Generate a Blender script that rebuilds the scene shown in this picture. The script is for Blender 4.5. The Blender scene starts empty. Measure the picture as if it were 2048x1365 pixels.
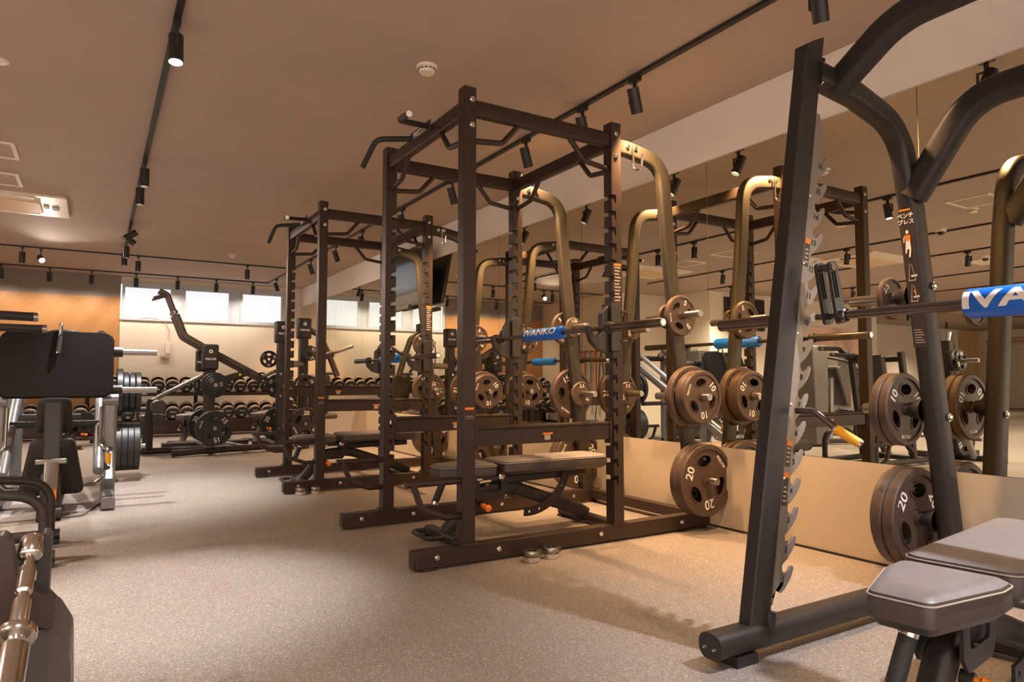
import bpy, bmesh, math, random
from mathutils import Vector, Matrix
from mathutils.geometry import tessellate_polygon
random.seed(7)
PI = math.pi
S = bpy.context.scene
COL = S.collection
V = Vector

# ------------------------------------------------------------------ camera, world, exposure
cam_d = bpy.data.cameras.new('camera'); cam = bpy.data.objects.new('camera', cam_d); COL.objects.link(cam)
cam_d.sensor_width = 36; cam_d.lens = 36 * 1365 / 2048; cam_d.clip_end = 200
cam.location = (0, 0, 0.95)
cam.rotation_euler = (PI/2 + math.atan(80.5/1365), 0, -math.radians(31.38))
S.camera = cam
S.view_settings.view_transform = 'Standard'; S.view_settings.look = 'None'
S.view_settings.gamma = 1; S.view_settings.use_curve_mapping = False
S.view_settings.exposure = 1.15
w = bpy.data.worlds.new('world'); S.world = w; w.use_nodes = True
w.node_tree.nodes['Background'].inputs[0].default_value = (1.0, 0.80, 0.66, 1)
w.node_tree.nodes['Background'].inputs[1].default_value = 1.2
SPOT_W = 64.0          # watts of one track lamp
LAMP_COL = (1.0, 0.83, 0.67)

# ------------------------------------------------------------------ materials
def mat(name, col, rough=0.5, metal=0.0, var=0.08, scale=30, bump=0.0, bscale=200, emis=None, estr=0, coat=0, spec=0.5):
    m = bpy.data.materials.new(name); m.use_nodes = True
    nt = m.node_tree; b = nt.nodes['Principled BSDF']
    b.inputs['Roughness'].default_value = rough; b.inputs['Metallic'].default_value = metal
    b.inputs['Coat Weight'].default_value = coat
    b.inputs['Specular IOR Level'].default_value = spec
    tc = nt.nodes.new('ShaderNodeTexCoord')
    n = nt.nodes.new('ShaderNodeTexNoise'); n.inputs['Scale'].default_value = scale; n.inputs['Detail'].default_value = 3
    nt.links.new(tc.outputs['Object'], n.inputs['Vector'])
    r = nt.nodes.new('ShaderNodeValToRGB')
    r.color_ramp.elements[0].position = 0.3; r.color_ramp.elements[1].position = 0.7
    r.color_ramp.elements[0].color = tuple(c*(1-var) for c in col)+(1,)
    r.color_ramp.elements[1].color = tuple(min(1, c*(1+var)) for c in col)+(1,)
    nt.links.new(n.outputs['Fac'], r.inputs['Fac']); nt.links.new(r.outputs['Color'], b.inputs['Base Color'])
    if bump:
        n2 = nt.nodes.new('ShaderNodeTexNoise'); n2.inputs['Scale'].default_value = bscale
        nt.links.new(tc.outputs['Object'], n2.inputs['Vector'])
        bp = nt.nodes.new('ShaderNodeBump'); bp.inputs['Strength'].default_value = bump; bp.inputs['Distance'].default_value = 0.002
        nt.links.new(n2.outputs['Fac'], bp.inputs['Height']); nt.links.new(bp.outputs['Normal'], b.inputs['Normal'])
    if emis:
        b.inputs['Emission Color'].default_value = tuple(emis)+(1,); b.inputs['Emission Strength'].default_value = estr
    return m
M = {}
M['frame'] = mat('brown_black_powder_coat', (0.045, 0.028, 0.021), 0.42, 0.35, bump=0.15, bscale=600)
M['frame2'] = mat('charcoal_powder_coat', (0.038, 0.031, 0.029), 0.42, 0.35, bump=0.15, bscale=600)
M['storage'] = mat('frame_coat_bronze_highlight', (0.060, 0.049, 0.035), 0.36, 0.6, bump=0.15, bscale=600)  # frame coat, with the rear tubes' bronze highlight put into the colour
M['silver'] = mat('silver_grey_powder_coat', (0.26, 0.255, 0.26), 0.35, 0.6)
M['plate'] = mat('brown_black_urethane', (0.074, 0.045, 0.033), 0.45, bump=0.1)
M['plate2'] = mat('black_urethane', (0.019, 0.017, 0.017), 0.45, bump=0.1)
M['rubber'] = mat('black_rubber', (0.018, 0.016, 0.015), 0.6)
M['blackp'] = mat('black_plastic', (0.03, 0.026, 0.024), 0.38)
M['tread'] = mat('black_tread_rubber', (0.013, 0.010, 0.009), 0.8, bump=0.8, bscale=120, spec=0.08)
M['padd'] = mat('black_vinyl', (0.022, 0.017, 0.015), 0.5, spec=0.3, bump=0.2, bscale=350)
M['arm'] = mat('brown_grey_powder_coat', (0.10, 0.078, 0.066), 0.4, 0.3)
M['chrome'] = mat('chrome', (0.80, 0.76, 0.72), 0.16, 1.0, var=0.02)
M['rimglint'] = mat('tan_rim_glint', (0.38, 0.27, 0.20), 0.4, 0.3)  # lamp reflection on the dumbbell rims, put into a tan colour
M['kick'] = mat('brown_laminate', (0.20, 0.135, 0.10), 0.25)
M['steel'] = mat('brushed_steel', (0.36, 0.335, 0.295), 0.3, 1.0)
M['dksteel'] = mat('dark_chrome', (0.16, 0.13, 0.12), 0.25, 0.9)
M['plate_metal'] = mat('brushed_steel_plate', (0.31, 0.27, 0.24), 0.45, 0.65, scale=80)
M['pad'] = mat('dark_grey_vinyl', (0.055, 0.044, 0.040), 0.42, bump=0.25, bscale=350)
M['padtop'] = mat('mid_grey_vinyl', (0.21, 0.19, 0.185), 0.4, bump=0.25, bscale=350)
M['stitch'] = mat('pale_stitching', (0.42, 0.35, 0.30), 0.7)
M['orange'] = mat('orange_plastic', (0.95, 0.24, 0.02), 0.4)
M['amber'] = mat('amber_grip', (0.95, 0.42, 0.02), 0.35)
M['blue'] = mat('blue_foam', (0.005, 0.15, 0.72), 0.38, scale=60, bump=0.3, bscale=40)
M['white'] = mat('white_print', (0.85, 0.80, 0.76), 0.5)
M['offwhite'] = mat('cream_plastic', (0.80, 0.70, 0.60), 0.45)
M['label'] = mat('dark_sticker', (0.05, 0.035, 0.03), 0.35)
M['labelw'] = mat('pale_sticker_print', (0.45, 0.36, 0.30), 0.5)
M['cream'] = mat('cream_wall_paint', (0.72, 0.64, 0.55), 0.8, var=0.02, scale=3, bump=0.2, bscale=180)
M['panel'] = mat('beige_wall_panel', (0.50, 0.415, 0.31), 0.55, var=0.02, scale=3)
M['soffit'] = mat('pale_soffit_paint', (0.90, 0.84, 0.78), 0.8, var=0.02, scale=3)
M['greyw'] = mat('grey_wall_paint', (0.27, 0.24, 0.23), 0.8, var=0.03, scale=3)
M['ceil'] = mat('taupe_ceiling', (0.44, 0.345, 0.295), 0.85, var=0.03, scale=2, bump=0.15, bscale=90)
M['alum'] = mat('window_aluminium', (0.50, 0.56, 0.62), 0.45, 0.2)
M['track'] = mat('black_track', (0.02, 0.016, 0.014), 0.4)
M['winp'] = mat('frosted_window', (0.12, 0.12, 0.12), 0.7, emis=(0.95, 0.96, 1.0), estr=0.43, spec=0.1)
M['lens'] = mat('lamp_lens', (1, 1, 1), 0.4, emis=(1.0, 0.80, 0.58), estr=9)
M['lensw'] = mat('bright_lamp_lens', (1, 1, 1), 0.4, emis=(1.0, 0.93, 0.85), estr=60)
M['screen'] = mat('black_screen', (0.006, 0.006, 0.008), 0.08, spec=0.8)
M['redscreen'] = mat('lit_red_screen', (0.2, 0.01, 0.01), 0.3, emis=(1.0, 0.03, 0.02), estr=1.2)
M['band'] = mat('brown_resistance_band', (0.45, 0.20, 0.12), 0.7)
M['bandg'] = mat('grey_resistance_band', (0.30, 0.28, 0.30), 0.7)
M['slat'] = mat('oak_slats', (0.62, 0.42, 0.22), 0.5)
M['machine'] = mat('graphite_shroud', (0.10, 0.09, 0.085), 0.4)
M['yellow'] = mat('yellow_sticker', (0.9, 0.65, 0.02), 0.5)
M['ivory'] = mat('ivory_filter', (0.72, 0.52, 0.34), 0.6)

def floor_mat():
    m = bpy.data.materials.new('speckled_rubber_floor'); m.use_nodes = True
    nt = m.node_tree; b = nt.nodes['Principled BSDF']; b.inputs['Roughness'].default_value = 0.52
    b.inputs['Specular IOR Level'].default_value = 0.35
    tc = nt.nodes.new('ShaderNodeTexCoord')
    vo = nt.nodes.new('ShaderNodeTexVoronoi'); vo.inputs['Scale'].default_value = 240
    nt.links.new(tc.outputs['Object'], vo.inputs['Vector'])
    r = nt.nodes.new('ShaderNodeValToRGB'); r.color_ramp.interpolation = 'CONSTANT'
    e = r.color_ramp.elements
    e[0].position = 0; e[0].color = (0.21, 0.175, 0.155, 1)
    e[1].position = 0.34; e[1].color = (0.25, 0.21, 0.185, 1)
    x = e.new(0.72); x.color = (0.31, 0.265, 0.222, 1)
    x = e.new(0.90); x.color = (0.42, 0.37, 0.33, 1)
    sp = nt.nodes.new('ShaderNodeSeparateColor'); nt.links.new(vo.outputs['Color'], sp.inputs[0])
    nt.links.new(sp.outputs[0], r.inputs['Fac'])
    nt.links.new(r.outputs['Color'], b.inputs['Base Color'])
    n2 = nt.nodes.new('ShaderNodeTexNoise'); n2.inputs['Scale'].default_value = 300
    nt.links.new(tc.outputs['Object'], n2.inputs['Vector'])
    bp = nt.nodes.new('ShaderNodeBump'); bp.inputs['Strength'].default_value = 0.25; bp.inputs['Distance'].default_value = 0.001
    nt.links.new(n2.outputs['Fac'], bp.inputs['Height']); nt.links.new(bp.outputs['Normal'], b.inputs['Normal'])
    return m
M['floor'] = floor_mat()
def wood_mat():
    m = bpy.data.materials.new('diagonal_oak_boards'); m.use_nodes = True
    nt = m.node_tree; b = nt.nodes['Principled BSDF']; b.inputs['Roughness'].default_value = 0.5
    tc = nt.nodes.new('ShaderNodeTexCoord'); mp = nt.nodes.new('ShaderNodeMapping')
    mp.inputs['Rotation'].default_value = (0, math.radians(55), 0)
    nt.links.new(tc.outputs['Object'], mp.inputs['Vector'])
    sx = nt.nodes.new('ShaderNodeSeparateXYZ'); nt.links.new(mp.outputs[0], sx.inputs[0])
    cb = nt.nodes.new('ShaderNodeCombineXYZ'); nt.links.new(sx.outputs[0], cb.inputs[0]); nt.links.new(sx.outputs[2], cb.inputs[1])
    br = nt.nodes.new('ShaderNodeTexBrick'); br.inputs['Scale'].default_value = 1.0
    br.inputs['Brick Width'].default_value = 1.3; br.inputs['Row Height'].default_value = 0.16; br.inputs['Mortar Size'].default_value = 0.0015
    br.inputs['Color1'].default_value = (0.52, 0.27, 0.105, 1); br.inputs['Color2'].default_value = (0.45, 0.225, 0.08, 1)
    br.inputs['Mortar'].default_value = (0.36, 0.17, 0.055, 1)
    nt.links.new(cb.outputs[0], br.inputs['Vector'])
    n = nt.nodes.new('ShaderNodeTexNoise'); n.inputs['Scale'].default_value = 3
    mp2 = nt.nodes.new('ShaderNodeMapping'); mp2.inputs['Scale'].default_value = (1.5, 22, 1)
    nt.links.new(cb.outputs[0], mp2.inputs['Vector']); nt.links.new(mp2.outputs[0], n.inputs['Vector'])
    mx = nt.nodes.new('ShaderNodeMix'); mx.data_type = 'RGBA'; mx.blend_type = 'MULTIPLY'; mx.inputs[0].default_value = 0.35
    rr = nt.nodes.new('ShaderNodeValToRGB'); rr.color_ramp.elements[0].color = (0.7, 0.6, 0.5, 1); rr.color_ramp.elements[0].position = 0.3
    nt.links.new(n.outputs['Fac'], rr.inputs['Fac'])
    nt.links.new(br.outputs['Color'], mx.inputs[6]); nt.links.new(rr.outputs['Color'], mx.inputs[7])
    nt.links.new(mx.outputs[2], b.inputs['Base Color'])
    return m
M['wood'] = wood_mat()
def mirror_mat():
    m = bpy.data.materials.new('mirror_glass'); m.use_nodes = True
    nt = m.node_tree; b = nt.nodes['Principled BSDF']
    b.inputs['Metallic'].default_value = 1; b.inputs['Roughness'].default_value = 0.0
    b.inputs['Base Color'].default_value = (0.86, 0.82, 0.67, 1)
    return m
M['mirror'] = mirror_mat()

# ------------------------------------------------------------------ mesh tools
def rrect(w, h, r=None, n=4):
    r = min(w, h)*0.25 if r is None else min(r, w/2-1e-4, h/2-1e-4)
    P = []
    for cx, cy, a0 in ((w/2-r, h/2-r, 0), (-w/2+r, h/2-r, 90), (-w/2+r, -h/2+r, 180), (w/2-r, -h/2+r, 270)):
        for i in range(n+1):
            a = math.radians(a0+90*i/n); P.append((cx+r*math.cos(a), cy+r*math.sin(a)))
    return P
def circ(r, n=16): return [(r*math.cos(2*PI*i/n), r*math.sin(2*PI*i/n)) for i in range(n)]
def fillet(path, r, n=6):
    path = [V(p) for p in path]
    rs = r if isinstance(r, (list, tuple)) else [r]*len(path)
    out = [path[0]]
    for i in range(1, len(path)-1):
        a, p, b = path[i-1], path[i], path[i+1]
        u, v = (a-p), (b-p); lu, lv = u.length, v.length; u.normalize(); v.normalize()
        ang = u.angle(v)
        if ang > PI-0.02: out.append(p); continue
        d = min(rs[i]/math.tan(ang/2), lu*0.48, lv*0.48)
        A, B = p+u*d, p+v*d
        for k in range(n+1):
            t = k/n; out.append(A*(1-t)**2 + p*2*t*(1-t) + B*t*t)
    out.append(path[-1]); return out
TEXT = {}
def text_geo(s):
    if s not in TEXT:
        c = bpy.data.curves.new('t', 'FONT'); c.body = s; c.size = 1; c.align_x = 'CENTER'; c.align_y = 'CENTER'; c.offset = 0.03 if s == 'IVANKO' else 0.02
        c.resolution_u = 3
        o = bpy.data.objects.new('t', c); COL.objects.link(o)
        me = bpy.data.meshes.new_from_object(o)
        bm = bmesh.new(); bm.from_mesh(me)
        for k in range(-9, 10):
            bmesh.ops.bisect_plane(bm, geom=bm.verts[:]+bm.edges[:]+bm.faces[:], plane_co=(0, k*.05, 0), plane_no=(0, 1, 0))
        bmesh.ops.triangulate(bm, faces=bm.faces[:]); bm.to_mesh(me); bm.free()
        TEXT[s] = ([v.co.copy() for v in me.vertices], [tuple(p.vertices) for p in me.polygons])
        bpy.data.objects.remove(o); bpy.data.curves.remove(c); bpy.data.meshes.remove(me)
    return TEXT[s]
class MB:
    def __init__(s): s.v = []; s.f = []; s.mi = []; s.m = 0; s.T = Matrix()
    def mat(s, i): s.m = i; return s
    def add(s, vs, fs):
        o = len(s.v); s.v += [s.T @ V(p) for p in vs]
        for f in fs: s.f.append(tuple(o+i for i in f)); s.mi.append(s.m)
        return s
    def box(s, x0, x1, y0, y1, z0, z1):
        vs = [(x, y, z) for x in (x0, x1) for y in (y0, y1) for z in (z0, z1)]
        return s.add(vs, [(0,1,3,2), (4,6,7,5), (0,4,5,1), (2,3,7,6), (0,2,6,4), (1,5,7,3)])
    def cbox(s, c, d, rot=None):
        R = rot if rot is not None else Matrix.Identity(3)
        vs = [V(c) + R @ V((x*d[0]/2, y*d[1]/2, z*d[2]/2)) for x in (-1, 1) for y in (-1, 1) for z in (-1, 1)]
        return s.add(vs, [(0,1,3,2), (4,6,7,5), (0,4,5,1), (2,3,7,6), (0,2,6,4), (1,5,7,3)])
    def sweep(s, path, prof, up=(0,0,1), ends=True, scales=None):
        path = [V(p) for p in path]; n = len(prof); vs = []; up = V(up).normalized()
        prev = None
        for i, p in enumerate(path):
            if i == 0: t = path[1]-p
            elif i == len(path)-1: t = p-path[i-1]
            else: t = (path[i+1]-p).normalized()+(p-path[i-1]).normalized()
            t.normalize()
            u = up - t*up.dot(t) if prev is None else prev - t*prev.dot(t)
            if u.length < 1e-3: u = V((1,0,0)) - t*t.x
            if u.length < 1e-3: u = V((0,1,0)) - t*t.y
            u.normalize(); prev = u; r = t.cross(u)
            k = scales[i] if scales else 1
            for a, b in prof: vs.append(p + r*(a*k) + u*(b*k))
        fs = []
        for i in range(len(path)-1):
            for j in range(n):
                k = (j+1) % n; fs.append((i*n+j, i*n+k, (i+1)*n+k, (i+1)*n+j))
        if ends: fs.append(tuple(range(n))[::-1]); fs.append(tuple((len(path)-1)*n+j for j in range(n)))
        return s.add(vs, fs)
    def tube(s, path, r, n=14, up=(0,0,1)): return s.sweep(path, circ(r, n), up)
    def bar(s, path, w, h, up=(0,0,1), r=None): return s.sweep(path, rrect(w, h, r), up)
    def cyl(s, a, b, r, r2=None, n=20):
        a, b = V(a), V(b); return s.lathe([(r, 0), (r if r2 is None else r2, (b-a).length)], a, b-a, n, caps=True)
    def lathe(s, prof, o, ax, n=24, caps=False):
        o = V(o); ax = V(ax).normalized()
        h = V((0,0,1)) if abs(ax.z) < 0.9 else V((1,0,0)); u = (h-ax*h.dot(ax)).normalized(); w_ = ax.cross(u)
        vs = []
        for r, z in prof:
            for j in range(n):
                a = 2*PI*j/n; vs.append(o+ax*z+u*(r*math.cos(a))+w_*(r*math.sin(a)))
        fs = []
        for i in range(len(prof)-1):
            for j in range(n):
                k = (j+1) % n; fs.append((i*n+j, i*n+k, (i+1)*n+k, (i+1)*n+j))
        if caps: fs.append(tuple(range(n))[::-1]); fs.append(tuple((len(prof)-1)*n+j for j in range(n)))
        return s.add(vs, fs)
    def prism(s, loops, z0, z1, mtx=None):
        mtx = mtx or Matrix()
        tri = tessellate_polygon([[V((x, y, 0)) for x, y in l] for l in loops])
        flat = [p for l in loops for p in l]; n = len(flat)
        vs = [mtx @ V((x, y, z0)) for x, y in flat]+[mtx @ V((x, y, z1)) for x, y in flat]
        fs = []
        for t in tri:
            a, b, c = t; A = [flat[i] for i in t]
            ar = (A[1][0]-A[0][0])*(A[2][1]-A[0][1])-(A[2][0]-A[0][0])*(A[1][1]-A[0][1])
            if abs(ar) < 1e-12: continue
            if ar < 0: a, b, c = c, b, a
            fs.append((a+n, b+n, c+n)); fs.append((c, b, a))
        o = 0
        for li, l in enumerate(loops):
            k = len(l); area = sum(l[i][0]*l[(i+1)%k][1]-l[(i+1)%k][0]*l[i][1] for i in range(k))
            fl = (area > 0) == (li == 0)
            for i in range(k):
                j = (i+1) % k; q = (o+i, o+j, o+j+n, o+i+n); fs.append(q if fl else q[::-1])
            o += k
        return s.add(vs, fs)
    def text(s, txt, size, fn):
        vs, fs = text_geo(txt)
        return s.add([fn(p.x*size, p.y*size) for p in vs], fs)
    def mesh(s, name, mats, off=(0,0,0), sharp=38):
        me = bpy.data.meshes.new(name); off = V(off)
        me.from_pydata([tuple(p-off) for p in s.v], [], s.f)
        for m in (mats if isinstance(mats, (list, tuple)) else [mats]): me.materials.append(m)
        me.polygons.foreach_set('material_index', s.mi); me.polygons.foreach_set('use_smooth', [True]*len(s.f))
        me.update(); me.set_sharp_from_angle(angle=math.radians(sharp)); return me
    def build(s, name, mats, parent=None, off=None, bevel=0, loc=(0,0,0)):
        if off is None: off = parent.get('_o', (0,0,0)) if parent is not None else (0,0,0)
        o = bpy.data.objects.new(name, s.mesh(name, mats, off)); COL.objects.link(o)
        o.location = loc
        if parent is not None:
            o.parent = parent
            if parent.get('_o') is not None: o['_o'] = list(parent['_o'])
        if bevel:
            b = o.modifiers.new('bevel', 'BEVEL'); b.width = bevel; b.segments = 2; b.limit_method = 'ANGLE'; b.angle_limit = math.radians(40)
        return o
def tag(o, label, cat, group=None, kind=None):
    if label: o['label'] = label
    if cat: o['category'] = cat
    if group: o['group'] = group
    if kind: o['kind'] = kind
    return o
def thing(name, label, cat, loc=(0,0,0), rz=0, group=None, world=True):
    o = bpy.data.objects.new(name, None); COL.objects.link(o); o.location = loc; o.rotation_euler = (0,0,rz)
    o.empty_display_size = 0.1
    if world: o['_o'] = list(loc)       # its parts are written in room coordinates
    return tag(o, label, cat, group)
KIDS = {}
def copy_tree(o, parent=None):
    c = o.copy(); COL.objects.link(c)
    if parent is not None: c.parent = parent
    for ch in list(o.children): copy_tree(ch, c)
    return c
def struct(name, mb, m, bevel=0):
    o = mb.build(name, m, bevel=bevel); o['kind'] = 'structure'; return o
def plane_map(o, ux, uy):
    o, ux, uy = V(o), V(ux), V(uy); return lambda a, b: o+ux*a+uy*b
def rodmap(x): return x

# ------------------------------------------------------------------ the room
WX = 3.5; YB = 13.77; ZC = 2.8
YW = 9.75          # wall that carries the television, left of the corridor
struct('floor', MB().box(-21, WX, -3, YB, -0.1, 0), M['floor'])
struct('ceiling', MB().box(-21, WX, -3, YB, ZC, ZC+0.1), M['ceil'])
struct('wall_back', MB().box(-2.4, 0.34, YB, YB+.12, 2.42, ZC).mat(1).box(0.34, WX+.1, YB, YB+.12, 2.69, ZC).box(0.34, WX+.1, YB, YB+.12, 0, 2.045)
       .box(3.14, WX+.1, YB, YB+.12, 2.045, 2.69).box(-2.4, 0.34, YB+.03, YB+.12, 0, 2.42), [M['greyw'], M['cream']])
tag(MB().box(-2.28, 0.335, YB-.005, YB+.028, 0.0, 2.42).build('wood_wall_panel', M['wood']), 'orange oak panelling of diagonal boards left of the windows', 'wall panel')
struct('wall_right', MB().box(WX+.012, WX+.14, -3, YB, 0, ZC), M['cream'])
struct('trim_1', MB().box(WX-.004, WX+.012, -3, YB, 0.006, 0.522), M['panel'])
struct('trim_2', MB().box(WX-.014, WX+.012, -3, YB, 2.44, ZC), M['soffit'])
struct('baseboard_right', MB().box(WX-.012, WX-.0045, -3, YB, 0, 0.012), M['rubber'])
struct('wall_left', MB().box(-2.4, -2.28, 10.9, YB, 0, ZC), M['cream'])
struct('wall_far', MB().box(-3.65, -2.4, 10.9, 11.0, 0, ZC).box(-3.75, -3.65, YW, 11.0, 0, ZC).box(-9.5, -3.75, YW, YW+.1, 0, ZC)
       .box(-9.6, -9.5, YW, 12.6, 0, ZC).box(-21, -9.5, 12.6, 12.7, 0, ZC).box(-21.1, -21, -3, 12.7, 0, ZC), M['cream'])
seams = [0.42, 1.81, 3.20, 4.595, 5.985, 7.38, 8.775, 10.17, 11.56, 12.95, YB]
seams = [-2.36, -0.97]+seams
seen = {3.20: 'behind the smith machine plates', 4.595: 'behind the near power rack', 5.985: 'between the two power racks', 7.38: 'behind the far power rack',
        8.775: 'behind the hanging television', 10.17: 'next to the hanging television on its window side', 11.56: 'behind the twin tower press machine', 12.95: 'second from the window wall corner', YB: 'narrow last one in the window wall corner', 1.81: 'nearest the camera, at the right edge'}
for a, b in zip(seams[1:-1], seams[2:]):
    o = MB().box(WX-.004, WX+.012, a+.002, b-.002, 0.524, 2.438).build('wall_mirror', M['mirror'])
    tag(o, 'tall wall mirror panel '+seen.get(b, 'beyond the right edge of the view'), 'mirror', 'mirror panels along the right wall')
# windows
for i, (x0, x1) in enumerate(((0.36, 1.17), (1.33, 2.16), (2.32, 3.12))):
    w_ = thing('window_%d' % (i+1), None, None, ((x0+x1)/2, YB, 2.05)); w_['kind'] = 'structure'
    f = MB()
    for a, b, c, d in ((x0, x1, 2.05, 2.09), (x0, x1, 2.61, 2.66), (x0, x0+.045, 2.09, 2.61), (x1-.045, x1, 2.09, 2.61)):
        f.box(a, b, YB-.02, YB+.06, c, d)
    f.build('window_frame', M['alum'], w_, bevel=.003)
    MB().box(x0+.045, x1-.045, YB+.01, YB+.03, 2.09, 2.61).build('window_pane', M['winp'], w_)
struct('trim_3', MB().box(0.34, 3.14, YB-.03, YB+.02, 2.66, 2.70).box(0.34, 3.14, YB-.035, YB+.02, 2.03, 2.05)
       .box(1.17, 1.33, YB-.005, YB+.03, 2.05, 2.66).box(2.16, 2.32, YB-.005, YB+.03, 2.05, 2.66).box(3.12, 3.16, YB-.02, YB+.03, 2.05, 2.66), M['alum'])
# ceiling fittings
def track(a, b, label):
    a, b = V(a), V(b); d = b-a
    if abs(d.x) > abs(d.y): m = MB().box(min(a.x, b.x), max(a.x, b.x), a.y-.017, a.y+.017, ZC-.02, ZC)
    else: m = MB().box(a.x-.017, a.x+.017, min(a.y, b.y), max(a.y, b.y), ZC-.02, ZC)
    return tag(m.build('light_track', M['track']), label, 'light track')
track((.3, -2), (.3, 11.3), 'long black ceiling track running away left of the smoke detector')
track((2.73, -2), (2.73, 13.267), 'long black ceiling track running beside the mirror wall soffit')
track((-2.2, 11.36), (2.71, 11.36), 'black crosswise ceiling track, second from the windows')
track((-2.2, 13.25), (2.71, 13.25), 'black crosswise ceiling track nearest the windows')
for x in (-1.87, -3.47, -5.67, -7.7, -11.5, -15.5):  # the two farthest tracks are added to brighten the far wall
    track((x, -2), (x, 9.6), 'black ceiling track seen only in the mirror, %s' % {-1.87: 'nearest one', -3.47: 'second one', -5.67: 'third one', -7.7: 'fourth one', -11.5: 'fifth one, added to light the far wall', -15.5: 'farthest one, added to light the far wall'}[x])

hm = MB().lathe([(0.0, -.075), (.036, -.075), (.036, .075), (.033, .075), (.033, .045), (0.0, .045)], (0,0,0), (0,0,-1), 24).mesh('housing', M['track'])
lm = MB().lathe([(0.0, .050), (.0325, .050)], (0,0,0), (0,0,-1), 24).mesh('lens', M['lens'])
lmw = MB().lathe([(0.0, .050), (.0325, .050)], (0,0,0), (0,0,-1), 24).mesh('lens', M['lensw'])
am = MB().box(-.018, .018, -.04, .04, -.045, -.021).mesh('adapter', M['track'])
ym = MB().box(-.006, .006, -.012, .012, -.10, -.045).box(-.006, .006, -.052, .0, -.10, -.09).box(-.006, .006, -.052, -.042, -.165, -.09).cyl((0, -.045, -.16), (0, -.03, -.16), .009).mesh('yoke', M['track'])
NL = 0; WARM = (1.0, .60, .30)
def lamp(x, y, aim, label, group, power=1.0, rz=0.0, bright=False, white=False, cone=100, col=None):
    global NL; NL += 1
    r = thing('track_spotlight', label, 'spotlight', (x, y, ZC), rz, group, world=False)
    for me in (am, ym):
        o = bpy.data.objects.new(me.name, me); COL.objects.link(o); o.parent = r
    h = bpy.data.objects.new('housing', hm); COL.objects.link(h); h.parent = r; h.location = (0, 0, -.16)
    d = Matrix.Rotation(-rz, 3, 'Z') @ V(aim).normalized()
    h.rotation_mode = 'QUATERNION'; h.rotation_quaternion = (-d).to_track_quat('Z', 'Y')
    l = bpy.data.objects.new('lens', lmw if bright else lm); COL.objects.link(l); l.parent = h
    ld = bpy.data.lights.new('lamp_light', 'SPOT'); ld.energy = SPOT_W*power; ld.color = col or ((1, .97, .95) if white else LAMP_COL)
    ld.spot_size = math.radians(cone); ld.spot_blend = 0.85; ld.shadow_soft_size = 0.03
    lo = bpy.data.objects.new('lamp_light', ld); COL.objects.link(lo); lo.parent = h; lo.location = (0, 0, -.078)
    return r
OR = ['nearest the camera', 'second from the camera', 'third from the camera', 'fourth from the camera', 'fifth from the camera', 'sixth from the camera', 'seventh from the camera', 'eighth from the camera', 'ninth from the camera', 'tenth from the camera', 'farthest from the camera']
g1 = 'spotlights on the left ceiling track'
lamp(.3, 3.78, (.0, -.15, -1), 'brightly shining black spotlight high on the left track, far larger than the rest', g1, 3.0, bright=True, white=True, cone=46)
lamp(.3, 6.36, (0, 0, -1), 'black spotlight on the left track, upper one of a close pair', g1, 2.2, white=True, cone=70)
lamp(.3, 7.04, (0, 0, -1), 'black spotlight on the left track, lower one of a close pair', g1, 2.4, white=True, cone=80)
lamp(.3, 9.0, (-.8, 0, -.6), 'black spotlight on the left track tilted towards the left wall', g1)
lamp(.3, 9.3, (.8, 0, -.6), 'black spotlight on the left track tilted right behind the crossed one', g1)
lamp(.3, 10.2, (0, 0, -1), 'upright black spotlight on the left track just before the crosswise track', g1)
lamp(.3, 10.9, (0, 0, -1), 'upright black spotlight at the window end of the left track', g1)
lamp(.3, .9, (0, .2, -1), 'black spotlight on the left track above the camera', None, .7, white=True)
lamp(.3, -1.0, (0, .2, -1), 'black spotlight on the left track behind the camera', None, 1.3, white=True)
g2 = 'spotlights on the track beside the soffit'
for i, y in enumerate((1.82, 3.05, 3.57, 4.27, 5.52, 6.71, 7.98, 9.05, 10.3, 12.6)):
    lamp(2.73, y, (.42, .18, -1), 'tilted black spotlight on the track beside the soffit, '+OR[i], g2, 1.9 if y < 9 else 1.0, rz=PI, col=WARM)
lamp(2.73, .5, (-.15, .25, -1), 'tilted black spotlight beside the soffit beyond the right edge', None, 2.4, rz=PI, col=(.95, .95, 1), cone=70)
g3 = 'spotlights on the second crosswise track'
for x, aim, lb, br in ((-.9, (0, .2, -1), 'leftmost on the second crosswise track', 0), (-.69, (.28, -1, -.5), 'shining straight at the camera on the second crosswise track', 1),
                       (.49, (0, .1, -1), 'under the crossing of the two tracks', 0), (2.01, (0, .1, -1), 'on the second crosswise track, closest to the far power rack', 0)):
    lamp(x, 11.36, aim, 'black spotlight '+lb, g3, 1.0, bright=bool(br))
g4 = 'spotlights on the track nearest the windows'
for i, x in enumerate((-1.31, -.68, -.1, .55, 1.19, 1.82, 2.45)):
    lamp(x, 13.25, (0, .30, -1), 'small black spotlight on the track by the windows, %s from left' % ['first', 'second', 'third', 'fourth', 'fifth', 'sixth', 'seventh'][i], g4, 0.22 if x > .3 else .22, cone=145)
for x, ys in ((-1.87, (1.0, 3.4, 5.6, 7.8)), (-3.47, (2.0, 4.8, 7.4, 9.0)), (-5.67, (.5, 4.8, 7.9)), (-7.7, (3.0, 6.3)), (-11.5, (5.5, 10.0)), (-15.5, (6.0, 11.0))):  # lamps of the last two tracks are added as fill for the far wall
    for k, y in enumerate(ys):
        lamp(x, y, (0, .1, -1), 'black spotlight seen in the mirror on the %s mirrored track, %s from the right' % ({-1.87: 'nearest', -3.47: 'second', -5.67: 'third', -7.7: 'fourth', -11.5: 'fifth', -15.5: 'added farthest'}[x], ['first', 'second', 'third', 'fourth'][k]), 'spotlights seen in the mirror only', 2.4, cone=125)

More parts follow.
